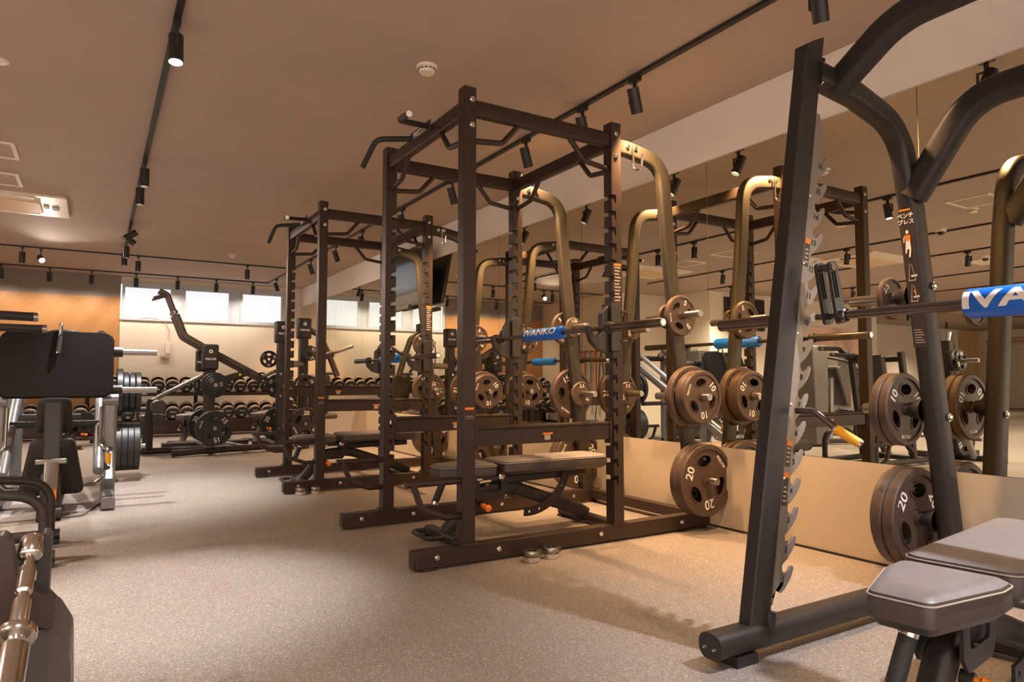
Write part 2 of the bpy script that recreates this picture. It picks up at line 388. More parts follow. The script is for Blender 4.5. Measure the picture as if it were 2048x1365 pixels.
def detector(x, y, label, r=.055):
    t = thing('smoke_detector', label, 'smoke detector', (x, y, ZC), 0)
    MB().lathe([(r, 0), (r, .012), (r*.95, .016), (0, .016)], (x, y, ZC), (0,0,-1), 32).build('base', M['offwhite'], t)
    MB().lathe([(r*.78, .016), (r*.78, .03), (r*.7, .042), (r*.3, .046), (0, .046)], (x, y, ZC), (0,0,-1), 32).build('cover', M['offwhite'], t)
    m = MB()
    for k in range(12):
        a = 2*PI*k/12; m.cbox((x+r*.79*math.cos(a), y+r*.79*math.sin(a), ZC-.024), (.004, r*.28, .006), Matrix.Rotation(a, 3, 'Z'))
    m.build('vent_slot', M['rubber'], t)
detector(1.61, 3.6, 'large round smoke detector on the ceiling above the near power rack', .062)
detector(1.66, 10.58, 'small round smoke detector on the ceiling left of the far power rack', .055)
detector(-1.0, 3.6, 'round smoke detector seen only in the mirror behind the toothed plate')
def hatch(x0, x1, y0, y1, name, label, cat, inner):
    t = thing(name, label, cat, ((x0+x1)/2, (y0+y1)/2, ZC))
    f = MB()
    f.box(x0, x1, y0, y0+.03, ZC-.012, ZC).box(x0, x1, y1-.03, y1, ZC-.012, ZC).box(x0, x0+.03, y0+.03, y1-.03, ZC-.012, ZC).box(x1-.03, x1, y0+.03, y1-.03, ZC-.012, ZC)
    f.build('frame', M['offwhite'], t, bevel=.002)
    MB().box(x0+.03, x1-.03, y0+.03, y1-.03, ZC-.006, ZC).build('panel', inner, t)
hatch(-1.05, -.59, 6.46, 6.92, 'access_hatch', 'square ceiling hatch at the left edge, the upper one of two', 'ceiling hatch', M['ceil'])
hatch(-1.10, -.64, 7.42, 7.88, 'access_hatch', 'square ceiling hatch at the left edge just above the air conditioner', 'ceiling hatch', M['ceil'])
hatch(-.9, -.44, 3.2, 3.62, 'access_hatch', 'square ceiling hatch seen in the mirror right of the upright tube', 'ceiling hatch', M['ceil'])
hatch(-5.0, -4.4, 4.9, 5.3, 'ceiling_diffuser', 'pale ceiling panel seen in the mirror beyond the hatch', 'ceiling panel', M['offwhite'])
hatch(-2.6, -1.9, 6.3, 6.9, 'ceiling_diffuser', 'pale ceiling panel seen in the mirror above the television wall', 'ceiling panel', M['offwhite'])
t = thing('recessed_downlight', 'small round recessed downlight at the upper left edge of the ceiling', 'downlight', (-.54, 4.82, ZC))
MB().lathe([(.06, 0), (.06, .006), (.045, .008), (.043, 0)], (-.54, 4.82, ZC), (0,0,-1), 32).build('rim', M['offwhite'], t)
MB().lathe([(.043, .001), (0, .001)], (-.54, 4.82, ZC), (0,0,-1), 32).build('lens', M['white'], t)
def cassette(xc, yc, label, w2=.62, d2=.48):
    t = thing('ceiling_air_conditioner', label, 'air conditioner', (xc, yc, ZC))
    MB().prism([rrect(2*w2, 2*d2, .02)], 0, .022, Matrix.Translation((xc, yc, ZC-.022))).build('panel', M['offwhite'], t, bevel=.004)
    MB().prism([rrect(1.5*w2, 1.05*d2, .03)], 0, .012, Matrix.Translation((xc-.08, yc+.05, ZC-.034))).build('intake_grille', M['ivory'], t, bevel=.003)
    for s in (-1, 1):
        MB().prism([rrect(1.3*w2, .075, .035)], 0, .01, Matrix.Translation((xc-.05, yc+s*d2*.8, ZC-.032))).build('louvre', M['offwhite'], t, bevel=.003)
    MB().prism([rrect(.06, .16, .028)], 0, .006, Matrix.Translation((xc+w2*.82, yc+.02, ZC-.028))).prism([rrect(.05, .14, .024)], 0, .006, Matrix.Translation((xc+w2*.69, yc-.02, ZC-.028))).build('sensor', M['rubber'], t)
cassette(-.92, 8.6, 'white ceiling air conditioner with amber grille at the left edge')
cassette(-3.0, 6.0, 'white ceiling air conditioner seen only in the mirror')
for x, y in ((-1.75, 4.3), (-4.2, 4.9)):
    t = thing('dome_camera', 'small white dome camera on the ceiling seen in the mirror, %s' % ('nearer one' if x > -2 else 'farther one'), 'security camera', (x, y, ZC))
    MB().lathe([(.06, 0), (.06, .03), (.045, .035)], (x, y, ZC), (0,0,-1)).build('housing', M['offwhite'], t)
    MB().lathe([(.045, .033), (.04, .055), (.02, .072), (0, .077)], (x, y, ZC), (0,0,-1)).build('dome', M['screen'], t)

# ------------------------------------------------------------------ weight plates
def ell(cx, cy, rx, ry, ang, n=18):
    o = []
    for i in range(n):
        a = 2*PI*i/n; x, y = rx*math.cos(a), ry*math.sin(a)
        o.append((cx+x*math.cos(ang)-y*math.sin(ang), cy+x*math.sin(ang)+y*math.cos(ang)))
    return o
PL = {'20': (.228, .054), '15': (.198, .048), '10': (.168, .042), '5': (.130, .034), '2.5': (.097, .027), '1.25': (.080, .022), '12': (.20, .05)}
protos = {}
def plate_proto(kg, dark, bigR=None):
    R, T = PL[kg]
    if bigR: R = bigR
    key = (kg, dark, R)
    if key in protos: return protos[key]
    m = MB(); h = T/2; n = 48
    rim = R*.14
    m.lathe([(R-rim, -h), (R-.006, -h), (R, -h+.006), (R, h-.006), (R-.006, h), (R-rim, h), (R-rim, -h)], (0,0,0), (0,0,1), n)
    m.lathe([(R*.17, -h), (R*.17, h), (.026, h), (.026, -h), (R*.17, -h)] if R > .09 else [(R*.4, -h), (R*.4, h), (.026, h), (.026, -h), (R*.4, -h)], (0,0,0), (0,0,1), 24)
    holes = []
    if R > .11:
        hr = R*.545
        for a in (90, 210, 330):
            a = math.radians(a); holes.append(ell(hr*math.cos(a), hr*math.sin(a), R*.150, R*.265, a))
    rc = .026
    outer = [((R-rim+.002)*math.cos(2*PI*i/n), (R-rim+.002)*math.sin(2*PI*i/n)) for i in range(n)]
    cen = [(rc*math.cos(-2*PI*i/20), rc*math.sin(-2*PI*i/20)) for i in range(20)]
    m.prism([outer, cen]+holes, -h*.62, h*.62)
    for hl in holes:   # raised lip around each grip opening
        cx = sum(p[0] for p in hl)/len(hl); cy = sum(p[1] for p in hl)/len(hl)
        out = [(cx+(x-cx)*1.22, cy+(y-cy)*1.16) for x, y in hl]
        m.prism([out, hl[::-1]], -h*.8, h*.8)
    me = m.mesh('weight_plate', [M['plate2'] if dark else M['plate']])
    t = MB(); rt = R*.66; sz = R*.37 if R > .11 else R*.42
    def put(s, a, size, rr):
        ca, sa = math.cos(a), math.sin(a)
        for side in (1, -1):
            def fn(x, y):
                X = x; Y = rr+y
                c, s_ = math.cos(a-PI/2), math.sin(a-PI/2)
                return V(((X*c-Y*s_)*side, X*s_+Y*c, side*(h*.62+.0012)))
            t.text(s, size, fn)
    put(kg, math.radians(28), sz, rt); put(kg, math.radians(-90), sz, rt)
    c = bpy.data.meshes.new
    tm = t.mesh('number', [M['white']])
    lg = None
    if R > .11:
        t = MB(); put('PRECOR', math.radians(150), R*.12, R*.74); lg = t.mesh('lettering', [M['white']])
    protos[key] = (me, tm, lg, T); return protos[key]
def plate(kg, pos, axis, label, spin=0, dark=False, group=None, R=None, pname='weight_plate'):
    me, tm, lg, T = plate_proto(kg, dark, R)
    o = bpy.data.objects.new('weight_plate', me); COL.objects.link(o)
    tag(o, label, 'weight plate', group)
    for nm, mm in (('number', tm), ('lettering', lg)):
        if mm:
            c = bpy.data.objects.new(nm, mm); COL.objects.link(c); c.parent = o
    ax = V(axis).normalized(); z = V((0,0,1)); x = z.cross(ax).normalized(); y = ax.cross(x)
    R3 = Matrix((x, y, ax)).transposed() @ Matrix.Rotation(math.radians(spin), 3, 'Z')
    o.matrix_world = Matrix.Translation(V(pos)) @ R3.to_4x4()
    return o
def stack(kgs, root, d, start, labels, spins=None, dark=False, group=None, Rs=None):
    """plates slid on a horn from its hub outwards; faces look along the horn (d) unless the horn points away"""
    p = start; d = V(d).normalized()
    for i, kg in enumerate(kgs):
        T = PL[kg][1]; c = V(root)+d*(p+T/2); p += T+.001
        face = d if d.y < 0.3 or abs(d.x) > .5 else -d
        plate(kg, c, face, labels[i], (spins or [0]*9)[i], dark, group, (Rs or [None]*9)[i])
    return p
def bolt(parent, p, d, r=.011, name='bolt'):
    MB().lathe([(r*1.25, 0), (r*1.25, .003), (r, .003), (r, .009), (r*.8, .011), (0, .011)], p, d, 12).build(name, M['chrome'], parent)

# ------------------------------------------------------------------ power rack
XF, XR = 1.68, 2.69
def notched(cx, cy, side, z0=.1, z1=2.54):
    """upright .075 square whose inner face (side=+1/-1 in X) has hook slots"""
    h = .0375; a = cx-side*h; b = cx+side*h
    pts = [(a, z0), (b, z0)]
    z = .36
    while z < 2.12:
        pts += [(b, z), (b-side*.022, z), (b-side*.022, z-.022), (b-side*.034, z-.022), (b-side*.034, z+.028), (b, z+.028)]
        z += .1
    pts += [(b, z1), (a, z1)]
    if side < 0: pts = pts[::-1]
    m = MB()
    mt = Matrix(((1,0,0,0), (0,0,-1,cy+h), (0,1,0,0), (0,0,0,1)))
    m.prism([pts], 0, .075, mt)
    m.box(cx-h-.012, cx+h+.012, cy-.05, cy+.05, .1, .11)
    return m
def rack(yc, hook_z, szn, szf, label, nums=True):
    YN, YF = yc-.57, yc+.57
    t = thing('power_rack', label, 'power rack', (2.2, yc, 0), 0, 'power racks')
    for y in (YN, YF):
        b = MB().box(1.38, 3.455, y-.0375, y+.0375, .012, .1).box(1.375, 1.38, y-.035, y+.035, .014, .098).box(1.42, 1.5, y-.045, y+.045, 0, .012).box(3.2, 3.42, y-.045, y+.045, 0, .012)
        o = b.build('base_beam', M['frame'], t, bevel=.004)
        for x in (1.50, 1.86, 2.55, 3.2): bolt(t, (x, y-.0375, .06), (0,-1,0))
    MB().box(3.36, 3.43, YN+.0375, YF-.0375, .03, .1).build('rear_base_crossbeam', M['frame'], t, bevel=.004)
    MB().box(XF-.0375, XF+.0375, YN-.0375, YN+.0375, .1, 2.54).box(XF-.05, XF+.05, YN-.05, YN+.05, .1, .11).build('upright', M['frame'], t, bevel=.005)
    notched(XF, YF, 1).build('upright', M['frame'], t)
    notched(XR, YN, -1).build('upright', M['frame'], t)
    notched(XR, YF, -1).build('upright', M['frame'], t)
    if nums:
        for cx, cy, s in ((XF, YF, 1), (XR, YN, -1), (XR, YF, -1)):
            n = MB()
            for k in range(17):
                n.text(str(k+1), .026, plane_map((cx-s*.018, cy-.0385, .40+.1*k), (1,0,0), (0,0,1)))
            n.build('slot_numbers', M['rubber'], t)
    for y in (YN, YF):
        MB().bar([(XF+.0375, y, 2.435), (XR-.0375, y, 2.435)], .05, .088, (0,0,1), .01).build('top_beam', M['frame'], t)
    MB().bar([(XF, YN+.0375, 2.435), (XF, YF-.0375, 2.435)], .05, .088, (0,0,1), .01).build('front_top_beam', M['frame'], t)
    MB().bar([(XR, YN+.0375, 2.435), (XR, YF-.0375, 2.435)], .05, .088, (0,0,1), .01).build('rear_top_beam', M['frame'], t)
    for (x, sx) in ((XF, 1), (XR, -1)):
        for (y, sy) in ((YN, 1), (YF, -1)):
            h = .0375
            MB().tube(fillet([(x+sx*.33, y, 2.40), (x+sx*.22, y, 2.275), (x+sx*h, y, 2.255)], .05), .016).build('corner_grip', M['frame'], t)
            MB().tube(fillet([(x, y+sy*.33, 2.40), (x, y+sy*.22, 2.275), (x, y+sy*h, 2.255)], .05), .016).build('corner_grip', M['frame'], t)
    for s in (1, -1):
        p = [(XF-.02, yc+s*.12, 2.47), (XF-.24, yc+s*.18, 2.445), (XF-.27, yc+s*(.34 if s > 0 else .40), 2.31 if s > 0 else 2.40)]
        o = MB().tube(fillet(p, .07), .017).build('pull_up_handle', M['rubber'], t)
        a, b = V(p[1]), V(p[2]); d = (b-a).normalized()
        MB().cyl(b, b+d*.012, .017).build('end_cap', M['steel'], o)
    o = MB().cbox((XF-.027, yc, 2.475), (.008, .30, .062)).build('nameplate', M['label'], t, bevel=.002)
    MB().text('PRECOR', .05, plane_map((XF-.0315, yc, 2.474), (0,-1,0), (0,0,1))).build('lettering', M['white'], o)
    for y in (YN, YF):
        p = [(XR+.0375, y, 2.40), (2.86, y, 2.40), (3.13, y, 2.33), (3.19, y, 1.6), (3.42, y, .1)]
        MB().sweep(fillet([(XR+.0375, y, 2.405), (2.80, y, 2.405), (3.10, y, 2.36), (3.155, y, 1.75), (3.355, y, .1)], [0, .1, .27, .5, 0], 10), rrect(.06, .10, .022), (0,0,1)).build('storage_upright', M['storage'], t)
        for x in (2.79, 2.85): bolt(t, (x, y-.031, 2.41), (0,-1,0), .013)
        bolt(t, (XR, y-.0385, 2.47), (0,-1,0), .012); bolt(t, (XR, y-.0385, 2.33), (0,-1,0), .012)
        out = -1 if y == YN else 1
        for x, z, both in ((3.19, 1.37, 1), (3.26, .85, 1), (3.315, .325, 0)):
            for d in ((out, -out) if both else (out,)):
                L = .19
                o = MB().cyl((x, y+d*.03, z), (x, y+d*.045, z), .04).build('weight_horn', M['blackp'], t)
                MB().lathe([(.024, 0), (.024, L-.004), (.021, L), (0, L)], (x, y+d*.045, z), (0, d, 0)).build('sleeve', M['steel'], o)
    bolt(t, (XF+.01, YN-.0385, 2.47), (0,-1,0), .013); bolt(t, (XF+.01, YN-.0385, 2.33), (0,-1,0), .013)
    hk = fillet([(2.82, YN-.045, 2.42), (2.82, YN-.05, 2.26), (2.82, YN-.12, 2.25), (2.82, YN-.13, 2.34)], .03)
    MB().tube(hk, .007, 8).build('hanger_hook', M['chrome'], t)
    for y in (YN, YF):   # bar hooks
        m = MB().box(XR-.055, XR-.0385, y-.044, y+.044, hook_z-.12, hook_z+.17).box(XR-.055, XR+.02, y-.047, y-.0385, hook_z-.12, hook_z+.17).box(XR-.055, XR+.02, y+.0385, y+.047, hook_z-.12, hook_z+.17)
        o = m.build('bar_hook', M['blackp'], t, bevel=.003)
        c = [(0, .16), (-.055, .11), (-.055, 0), (-.075, -.02), (-.12, -.02), (-.145, .03), (-.165, .035), (-.165, 0), (-.14, -.06), (-.08, -.11), (0, -.13)]
        zc = hook_z
        mt = Matrix(((1,0,0,XR-.055), (0,0,-1,y+.02), (0,1,0,zc-.004), (0,0,0,1)))
        MB().prism([[(a*.92, b) for a, b in c][::-1]], 0, .04, mt).build('hook_liner', M['blackp'], o, bevel=.003)
        MB().tube(fillet([(XR+.02, y-.052, hook_z+.12), (XR+.065, y-.052, hook_z+.12), (XR+.065, y-.052, hook_z-.06), (XR+.02, y-.052, hook_z-.06)], .025), .006, 8).build('hook_loop', M['frame'], o)
    for y, z in ((YN, szn), (YF, szf)):
        m = MB().box(XF+.045, XR-.045, y-.02, y+.02, z-.05, z+.035).bar([(XF+.045, y, z+.045), (XR-.045, y, z+.045)], .05, .022, (0,0,1), .01)
        m.box(XF+.04, XF+.055, y-.03, y+.03, z-.075, z+.07).box(XR-.055, XR-.04, y-.03, y+.03, z-.075, z+.07)
        o = m.build('safety_arm', M['frame'], t, bevel=.003)
        MB().box(2.155, 2.222, y-.0215, y-.02, z-.004, z+.006).mat(1).box(2.165, 2.205, y-.0215, y-.02, z-.034, z-.006).build('warning_label', [M['orange'], M['labelw']], o)
    # long instruction label and short label on the near posts
    m = MB().box(XR-.026, XR+.03, YN-.0386, YN-.0375, 1.42+.23, 1.42+.245).mat(1)
    for k in range(11): m.box(XR-.022, XR+.026-(k % 3)*.006, YN-.0386, YN-.0375, 1.635-k*.02, 1.645-k*.02)
    m.build('instruction_label', [M['orange'], M['labelw']], t)
    m = MB().box(XF-.027, XF+.027, YN-.0386, YN-.0375, .80, .813).mat(1).box(XF-.024, XF+.024, YN-.0386, YN-.0375, .765, .768).box(XF-.024, XF+.024, YN-.0386, YN-.0375, .755, .757)
    m.build('warning_label', [M['orange'], M['labelw']], t)
    for y in (YN, YF):    # low bent loops on the front posts
        MB().tube(fillet([(XF-.0375, y, .43), (1.34, y, .43)], .01), .017).tube(fillet([(XF-.30, y, .43), (XF-.25, y, .30), (XF-.12, y, .25), (XF-.0375, y, .25)], .06), .017).build('band_peg', M['frame'], t)
    return t
rack(3.79, 1.25, .655, .655, 'large dark power rack nearest the camera, with a blue padded barbell')
rack(6.54, 1.165, .735, .85, 'dark power rack farther back, nearer the windows')

def barbell(x, yc, z, label, pad=None, padlab=None, L=2.2, dark=True):
    t = thing('barbell', label, 'barbell', (x, yc, z), 0)
    MB().cyl((x, yc-.655, z), (x, yc+.655, z), .0145).build('shaft', M['dksteel'], t)
    for s in (1, -1):
        MB().lathe([(.0145, 0), (.034, .0), (.036, .006), (.036, .028), (.034, .034), (.027, .036), (.027, .055), (.025, .057)], (x, yc+s*.645, z), (0, s, 0)).build('collar', M['blackp'], t)
        o = MB().lathe([(.0255, 0), (.0255, .415), (.022, .42), (0, .42)], (x, yc+s*.68, z), (0, s, 0)).build('sleeve', M['dksteel'], t)
        MB().lathe([(.018, 0), (.018, .003), (0, .003)], (x, yc+s*1.10, z), (0, s, 0)).build('end_cap', M['chrome'], o)
    if pad:
        bar_pad(x, pad, z, padlab)
    return t
def bar_pad(x, yc, z, label, L=.44, r=.043, s=.062, ang0=0.35):
    o = MB().lathe([(.016, 0), (r-.008, 0), (r, .012), (r, L-.012), (r-.008, L), (.016, L), (.016, 0)], (x, yc-L/2, z), (0,1,0), 28).build('barbell_pad', M['blue'], off=(x, yc, z), loc=(x, yc, z))
    tag(o, label, 'barbell pad', 'blue barbell pads')
    rr = r+.0008
    def fn(a, b):
        th = b/r+ang0
        return V((x-rr*math.cos(th), yc-a*1.62, z+rr*math.sin(th)))
    MB().text('IVANKO', s, fn).build('lettering', M['white'], o, off=(x, yc, z))
barbell(2.55, 3.75, 1.262, 'barbell resting on the hooks of the near power rack', 3.77, 'blue foam pad on the barbell of the near rack')
barbell(2.55, 6.52, 1.175, 'barbell resting on the hooks of the far power rack', 6.56, 'blue foam pad on the far rack barbell, half hidden by a post')

def stk(rk, yc):
    YN, YF = yc-.57, yc+.57
    n = rk+' rack'
    stack(['5'], (3.19, YN, 1.37), (0,-1,0), .046, ['brown 5 kg plate on the upper outer horn, camera side, %s' % n], [40], group='plates on the %s' % n)
    stack(['1.25'], (3.19, YN, 1.37), (0,1,0), .046, ['tiny 1.25 kg plate on the upper inner horn, camera side, %s' % n], group='plates on the %s' % n)
    stack(['15', '10', '10'], (3.26, YN, .85), (0,-1,0), .046, ['brown 15 kg plate innermost on the middle horn, camera side, %s' % n, 'brown 10 kg plate between two others on the middle horn, %s' % n, 'brown 10 kg plate outermost on the middle horn, camera side, %s' % n], [0, 20, 8], group='plates on the %s' % n)
    stack(['2.5'], (3.26, YN, .85), (0,1,0), .046, ['small 2.5 kg plate on the inner middle horn, camera side, %s' % n], group='plates on the %s' % n)
    stack(['20', '20'], (3.315, YN, .325), (0,-1,0), .046, ['brown 20 kg plate against the lower post of the %s, camera side' % n, 'large brown 20 kg plate outermost on the lowest horn of the %s' % n], [30, -110], group='plates on the %s' % n)
    stack(['5'], (3.19, YF, 1.37), (0,1,0), .046, ['brown 5 kg plate on the upper horn of the %s, window side' % n], [100], group='plates on the %s' % n)
    stack(['1.25'], (3.19, YF, 1.37), (0,-1,0), .046, ['tiny 1.25 kg plate facing the camera, window side post, %s' % n], [60], group='plates on the %s' % n)
    stack(['15', '10'], (3.26, YF, .85), (0,1,0), .046, ['brown 15 kg plate on the middle horn of the %s, window side' % n, 'brown 10 kg plate behind a 15 kg plate, window side, %s' % n], [90, 0], group='plates on the %s' % n)
    stack(['2.5'], (3.26, YF, .85), (0,-1,0), .046, ['small 2.5 kg plate facing the camera, window side post, %s' % n], [62], group='plates on the %s' % n)
    stack(['20', '20'], (3.315, YF, .325), (0,1,0), .046, ['inner brown 20 kg plate, lowest horn, window side, %s' % n, 'outer brown 20 kg plate, lowest horn, window side, %s' % n], [0, 40], group='plates on the %s' % n)
stk('near power', 3.79); stk('far power', 6.54)

# collar pairs on the floor
def collar(x, y, label, group):
    t = thing('barbell_collar', label, 'barbell collar', (x, y, 0), 0, group)
    MB().lathe([(.027, .002), (.046, .002), (.046, .026), (.027, .026), (.027, .002)], (x, y, 0), (0,0,1), 24).build('ring', M['chrome'], t)
    MB().lathe([(.027, .028), (.041, .028), (.044, .034), (.044, .052), (.040, .058), (.027, .058), (.027, .028)], (x, y, 0), (0,0,1), 24).build('rubber_ring', M['steel'], t)
    MB().cbox((x+.05, y, .04), (.028, .02, .03)).build('latch', M['dksteel'], t, bevel=.003)
collar(1.50, 5.87, 'left one of two chrome barbell collars by the far rack base', 'collars by the far rack')
collar(1.62, 5.86, 'right one of two chrome barbell collars by the far rack base', 'collars by the far rack')
collar(2.0, 3.08, 'chrome barbell collar on the floor by the near rack base', 'collars by the near rack')
collar(2.13, 3.09, 'second chrome barbell collar by the near rack base, on the right', 'collars by the near rack')

# ------------------------------------------------------------------ adjustable bench
def rpoly(pts, r, n=5):
    out = []; k = len(pts)
    for i in range(k):
        a, p, b = V(pts[i-1]), V(pts[i]), V(pts[(i+1) % k])
        u, v = (a-p).normalized(), (b-p).normalized(); d = min(r/math.tan(u.angle(v)/2), (a-p).length*.45, (b-p).length*.45)
        A, B = p+u*d, p+v*d
        for j in range(n+1):
            q = j/n; c = A*(1-q)**2+p*2*q*(1-q)+B*q*q; out.append((c.x, c.y))
    return out
def shrink(pts, d):
    cx = sum(p[0] for p in pts)/len(pts); cy = sum(p[1] for p in pts)/len(pts)
    mx = max(abs(p[0]-cx) for p in pts); my = max(abs(p[1]-cy) for p in pts)
    return [(cx+(x-cx)*(1-d/mx), cy+(y-cy)*(1-d/my)) for x, y in pts]
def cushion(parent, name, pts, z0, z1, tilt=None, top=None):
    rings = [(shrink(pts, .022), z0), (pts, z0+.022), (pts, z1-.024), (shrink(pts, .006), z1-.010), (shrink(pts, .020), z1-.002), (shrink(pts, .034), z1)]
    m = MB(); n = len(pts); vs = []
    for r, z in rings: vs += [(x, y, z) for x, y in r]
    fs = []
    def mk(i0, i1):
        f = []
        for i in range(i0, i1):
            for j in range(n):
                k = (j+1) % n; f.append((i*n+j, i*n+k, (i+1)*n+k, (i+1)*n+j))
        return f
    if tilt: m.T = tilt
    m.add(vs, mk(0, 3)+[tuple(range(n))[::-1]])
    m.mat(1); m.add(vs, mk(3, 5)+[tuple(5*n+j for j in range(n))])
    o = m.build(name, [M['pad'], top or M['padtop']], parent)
    s = MB()
    if tilt: s.T = tilt
    q = [(x, y, z1-.017) for x, y in shrink(pts, -.0005)]; s.sweep(q+[q[0]], circ(.0022, 6), ends=False)
    s.build('piping', M['stitch'], o)
    return o
def bench_proto():
    t = thing('adjustable_bench', 'x', 'bench', (0,0,0), 0, None)
    seat = rpoly([(0, -.072), (0, .072), (.27, .137), (.36, .137), (.36, -.137), (.27, -.137)], .03)
    cushion(t, 'seat_pad', seat, .365, .455)
    back = rpoly([(.40, -.145), (.40, .145), (1.22, .145), (1.22, -.145)], .05)
    cushion(t, 'back_pad', back, .375, .465)
    # brackets
    m = MB()
    for s in (-1, 1):
        y = s*.055
        out = [(.23, .365), (.47, .365), (.47, .26), (.44, .222), (.26, .222), (.23, .26)]
        hole = rpoly([(.275, .345), (.425, .345), (.425, .275), (.275, .275)], .02)
        mt = Matrix(((1,0,0,0), (0,0,-1,y+.005), (0,1,0,0), (0,0,0,1)))
        m.prism([out[::-1], hole[::-1]], 0, .01, mt)
    m.build('seat_bracket', M['frame2'], t)
    for s in (-1, 1):
        for x in (.275, .43): MB().lathe([(.022, 0), (.022, .004), (.012, .007), (0, .007)], (x, s*.06, .36), (0, s, 0), 16).build('bolt', M['chrome'], t)
    MB().bar([(.42, 0, .335), (1.10, 0, .345)], .07, .05, (0,0,1), .012).build('back_rail', M['frame2'], t)
    MB().sweep(fillet([(.06, 0, .03), (.13, 0, .10), (.28, 0, .275), (.52, 0, .285), (1.05, 0, .10), (1.12, 0, .06)], [0, .1, .15, .3, .2, 0]), rrect(.07, .085, .025), (0,0,1)).build('spine', M['frame2'], t)
    MB().bar([(.06, -.20, .035), (.06, .20, .035)], .07, .05, (0,0,1), .015).box(.02, .10, -.222, -.17, 0, .012).box(.02, .10, .17, .222, 0, .012).build('front_foot', M['frame2'], t, bevel=.002)
    MB().bar([(1.12, -.27, .04), (1.12, .27, .04)], .07, .05, (0,0,1), .015).box(1.08, 1.16, -.27, -.22, 0, .016).box(1.08, 1.16, .22, .27, 0, .016).build('rear_foot', M['frame2'], t, bevel=.002)
    o = MB().tube([(.062, .0, .355), (.018, .02, .235)], .021).build('foot_handle', M['rubber'], t)
    MB().cyl((.018, .02, .235), (.012, .022, .218), .0225).build('end_ring', M['chrome'], o)
    MB().cyl((.062, 0, .356), (.058, .002, .345), .0225).build('end_ring', M['chrome'], o)
    # quarter ring ladder with holes
    pts = []; ring = []
    for k in range(13):
        a = math.radians(-95+k*7.5); ring.append((.62+.34*math.cos(a)-.10, .42+.34*math.sin(a)))
    for k in range(12, -1, -1):
        a = math.radians(-95+k*7.5); ring.append((.62+.285*math.cos(a)-.10, .42+.285*math.sin(a)))
    ring = [(x+.1, y+.02) for x, y in ring]
    holes = []
    for k in range(6):
        a = math.radians(-88+k*14); holes.append(ell(.62+.313*math.cos(a), .44+.313*math.sin(a), .009, .009, 0, 10))
    ring = [(x, max(y, .05)) for x, y in ring]
    mt = Matrix(((1,0,0,0), (0,0,-1,-.058), (0,1,0,0), (0,0,0,1)))
    MB().prism([ring]+holes, 0, .009, mt).build('angle_ladder', M['frame2'], t)
    o = MB().lathe([(.010, 0), (.010, .03), (.017, .035), (.013, .05), (.013, .075), (.021, .085), (.021, .10), (.013, .108), (0, .108)], (.29, -.045, .20), (0, -1, -.1), 16).build('pop_pin', M['orange'], t)
    MB().cyl((.29, -.03, .20), (.29, -.062, .197), .019).build('pin_collar', M['blackp'], o)
    for s in (-1, 1):
        MB().cyl((1.19, s*.20, .045), (1.19, s*.24, .045), .044).build('wheel', M['rubber'], t)
    MB().tube(fillet([(.0, -.12, .05), (-.09, -.12, .05), (-.09, .12, .05), (.0, .12, .05)], .04), .014).build('lift_handle', M['frame2'], t)
    return t
B0 = bench_proto()
def place(o, x, y, rz, label, group, first=[True]):
    c = o if first[0] else copy_tree(o); first[0] = False
    c.location = (x, y, 0); c.rotation_euler = (0, 0, rz); tag(c, label, 'bench', group); return c
gb = 'adjustable benches'
place(B0, 1.615, .92, math.radians(8), 'grey adjustable bench close to the camera at the lower right', gb)
place(B0, 1.74, 3.74, 0, 'dark adjustable bench standing inside the near power rack', gb)
place(B0, 1.57, 6.42, 0, 'dark adjustable bench standing inside the far power rack', gb)
place(B0, 1.10, 11.3, math.radians(58), 'grey bench before the dumbbell rack, behind the lever machine', gb)
place(B0, 2.15, 11.3, math.radians(55), 'grey bench before the dumbbell rack, beside the twin tower machine', gb)
place(B0, -.35, 11.3, math.radians(60), 'bench before the dumbbell rack seen past the leg press', gb)

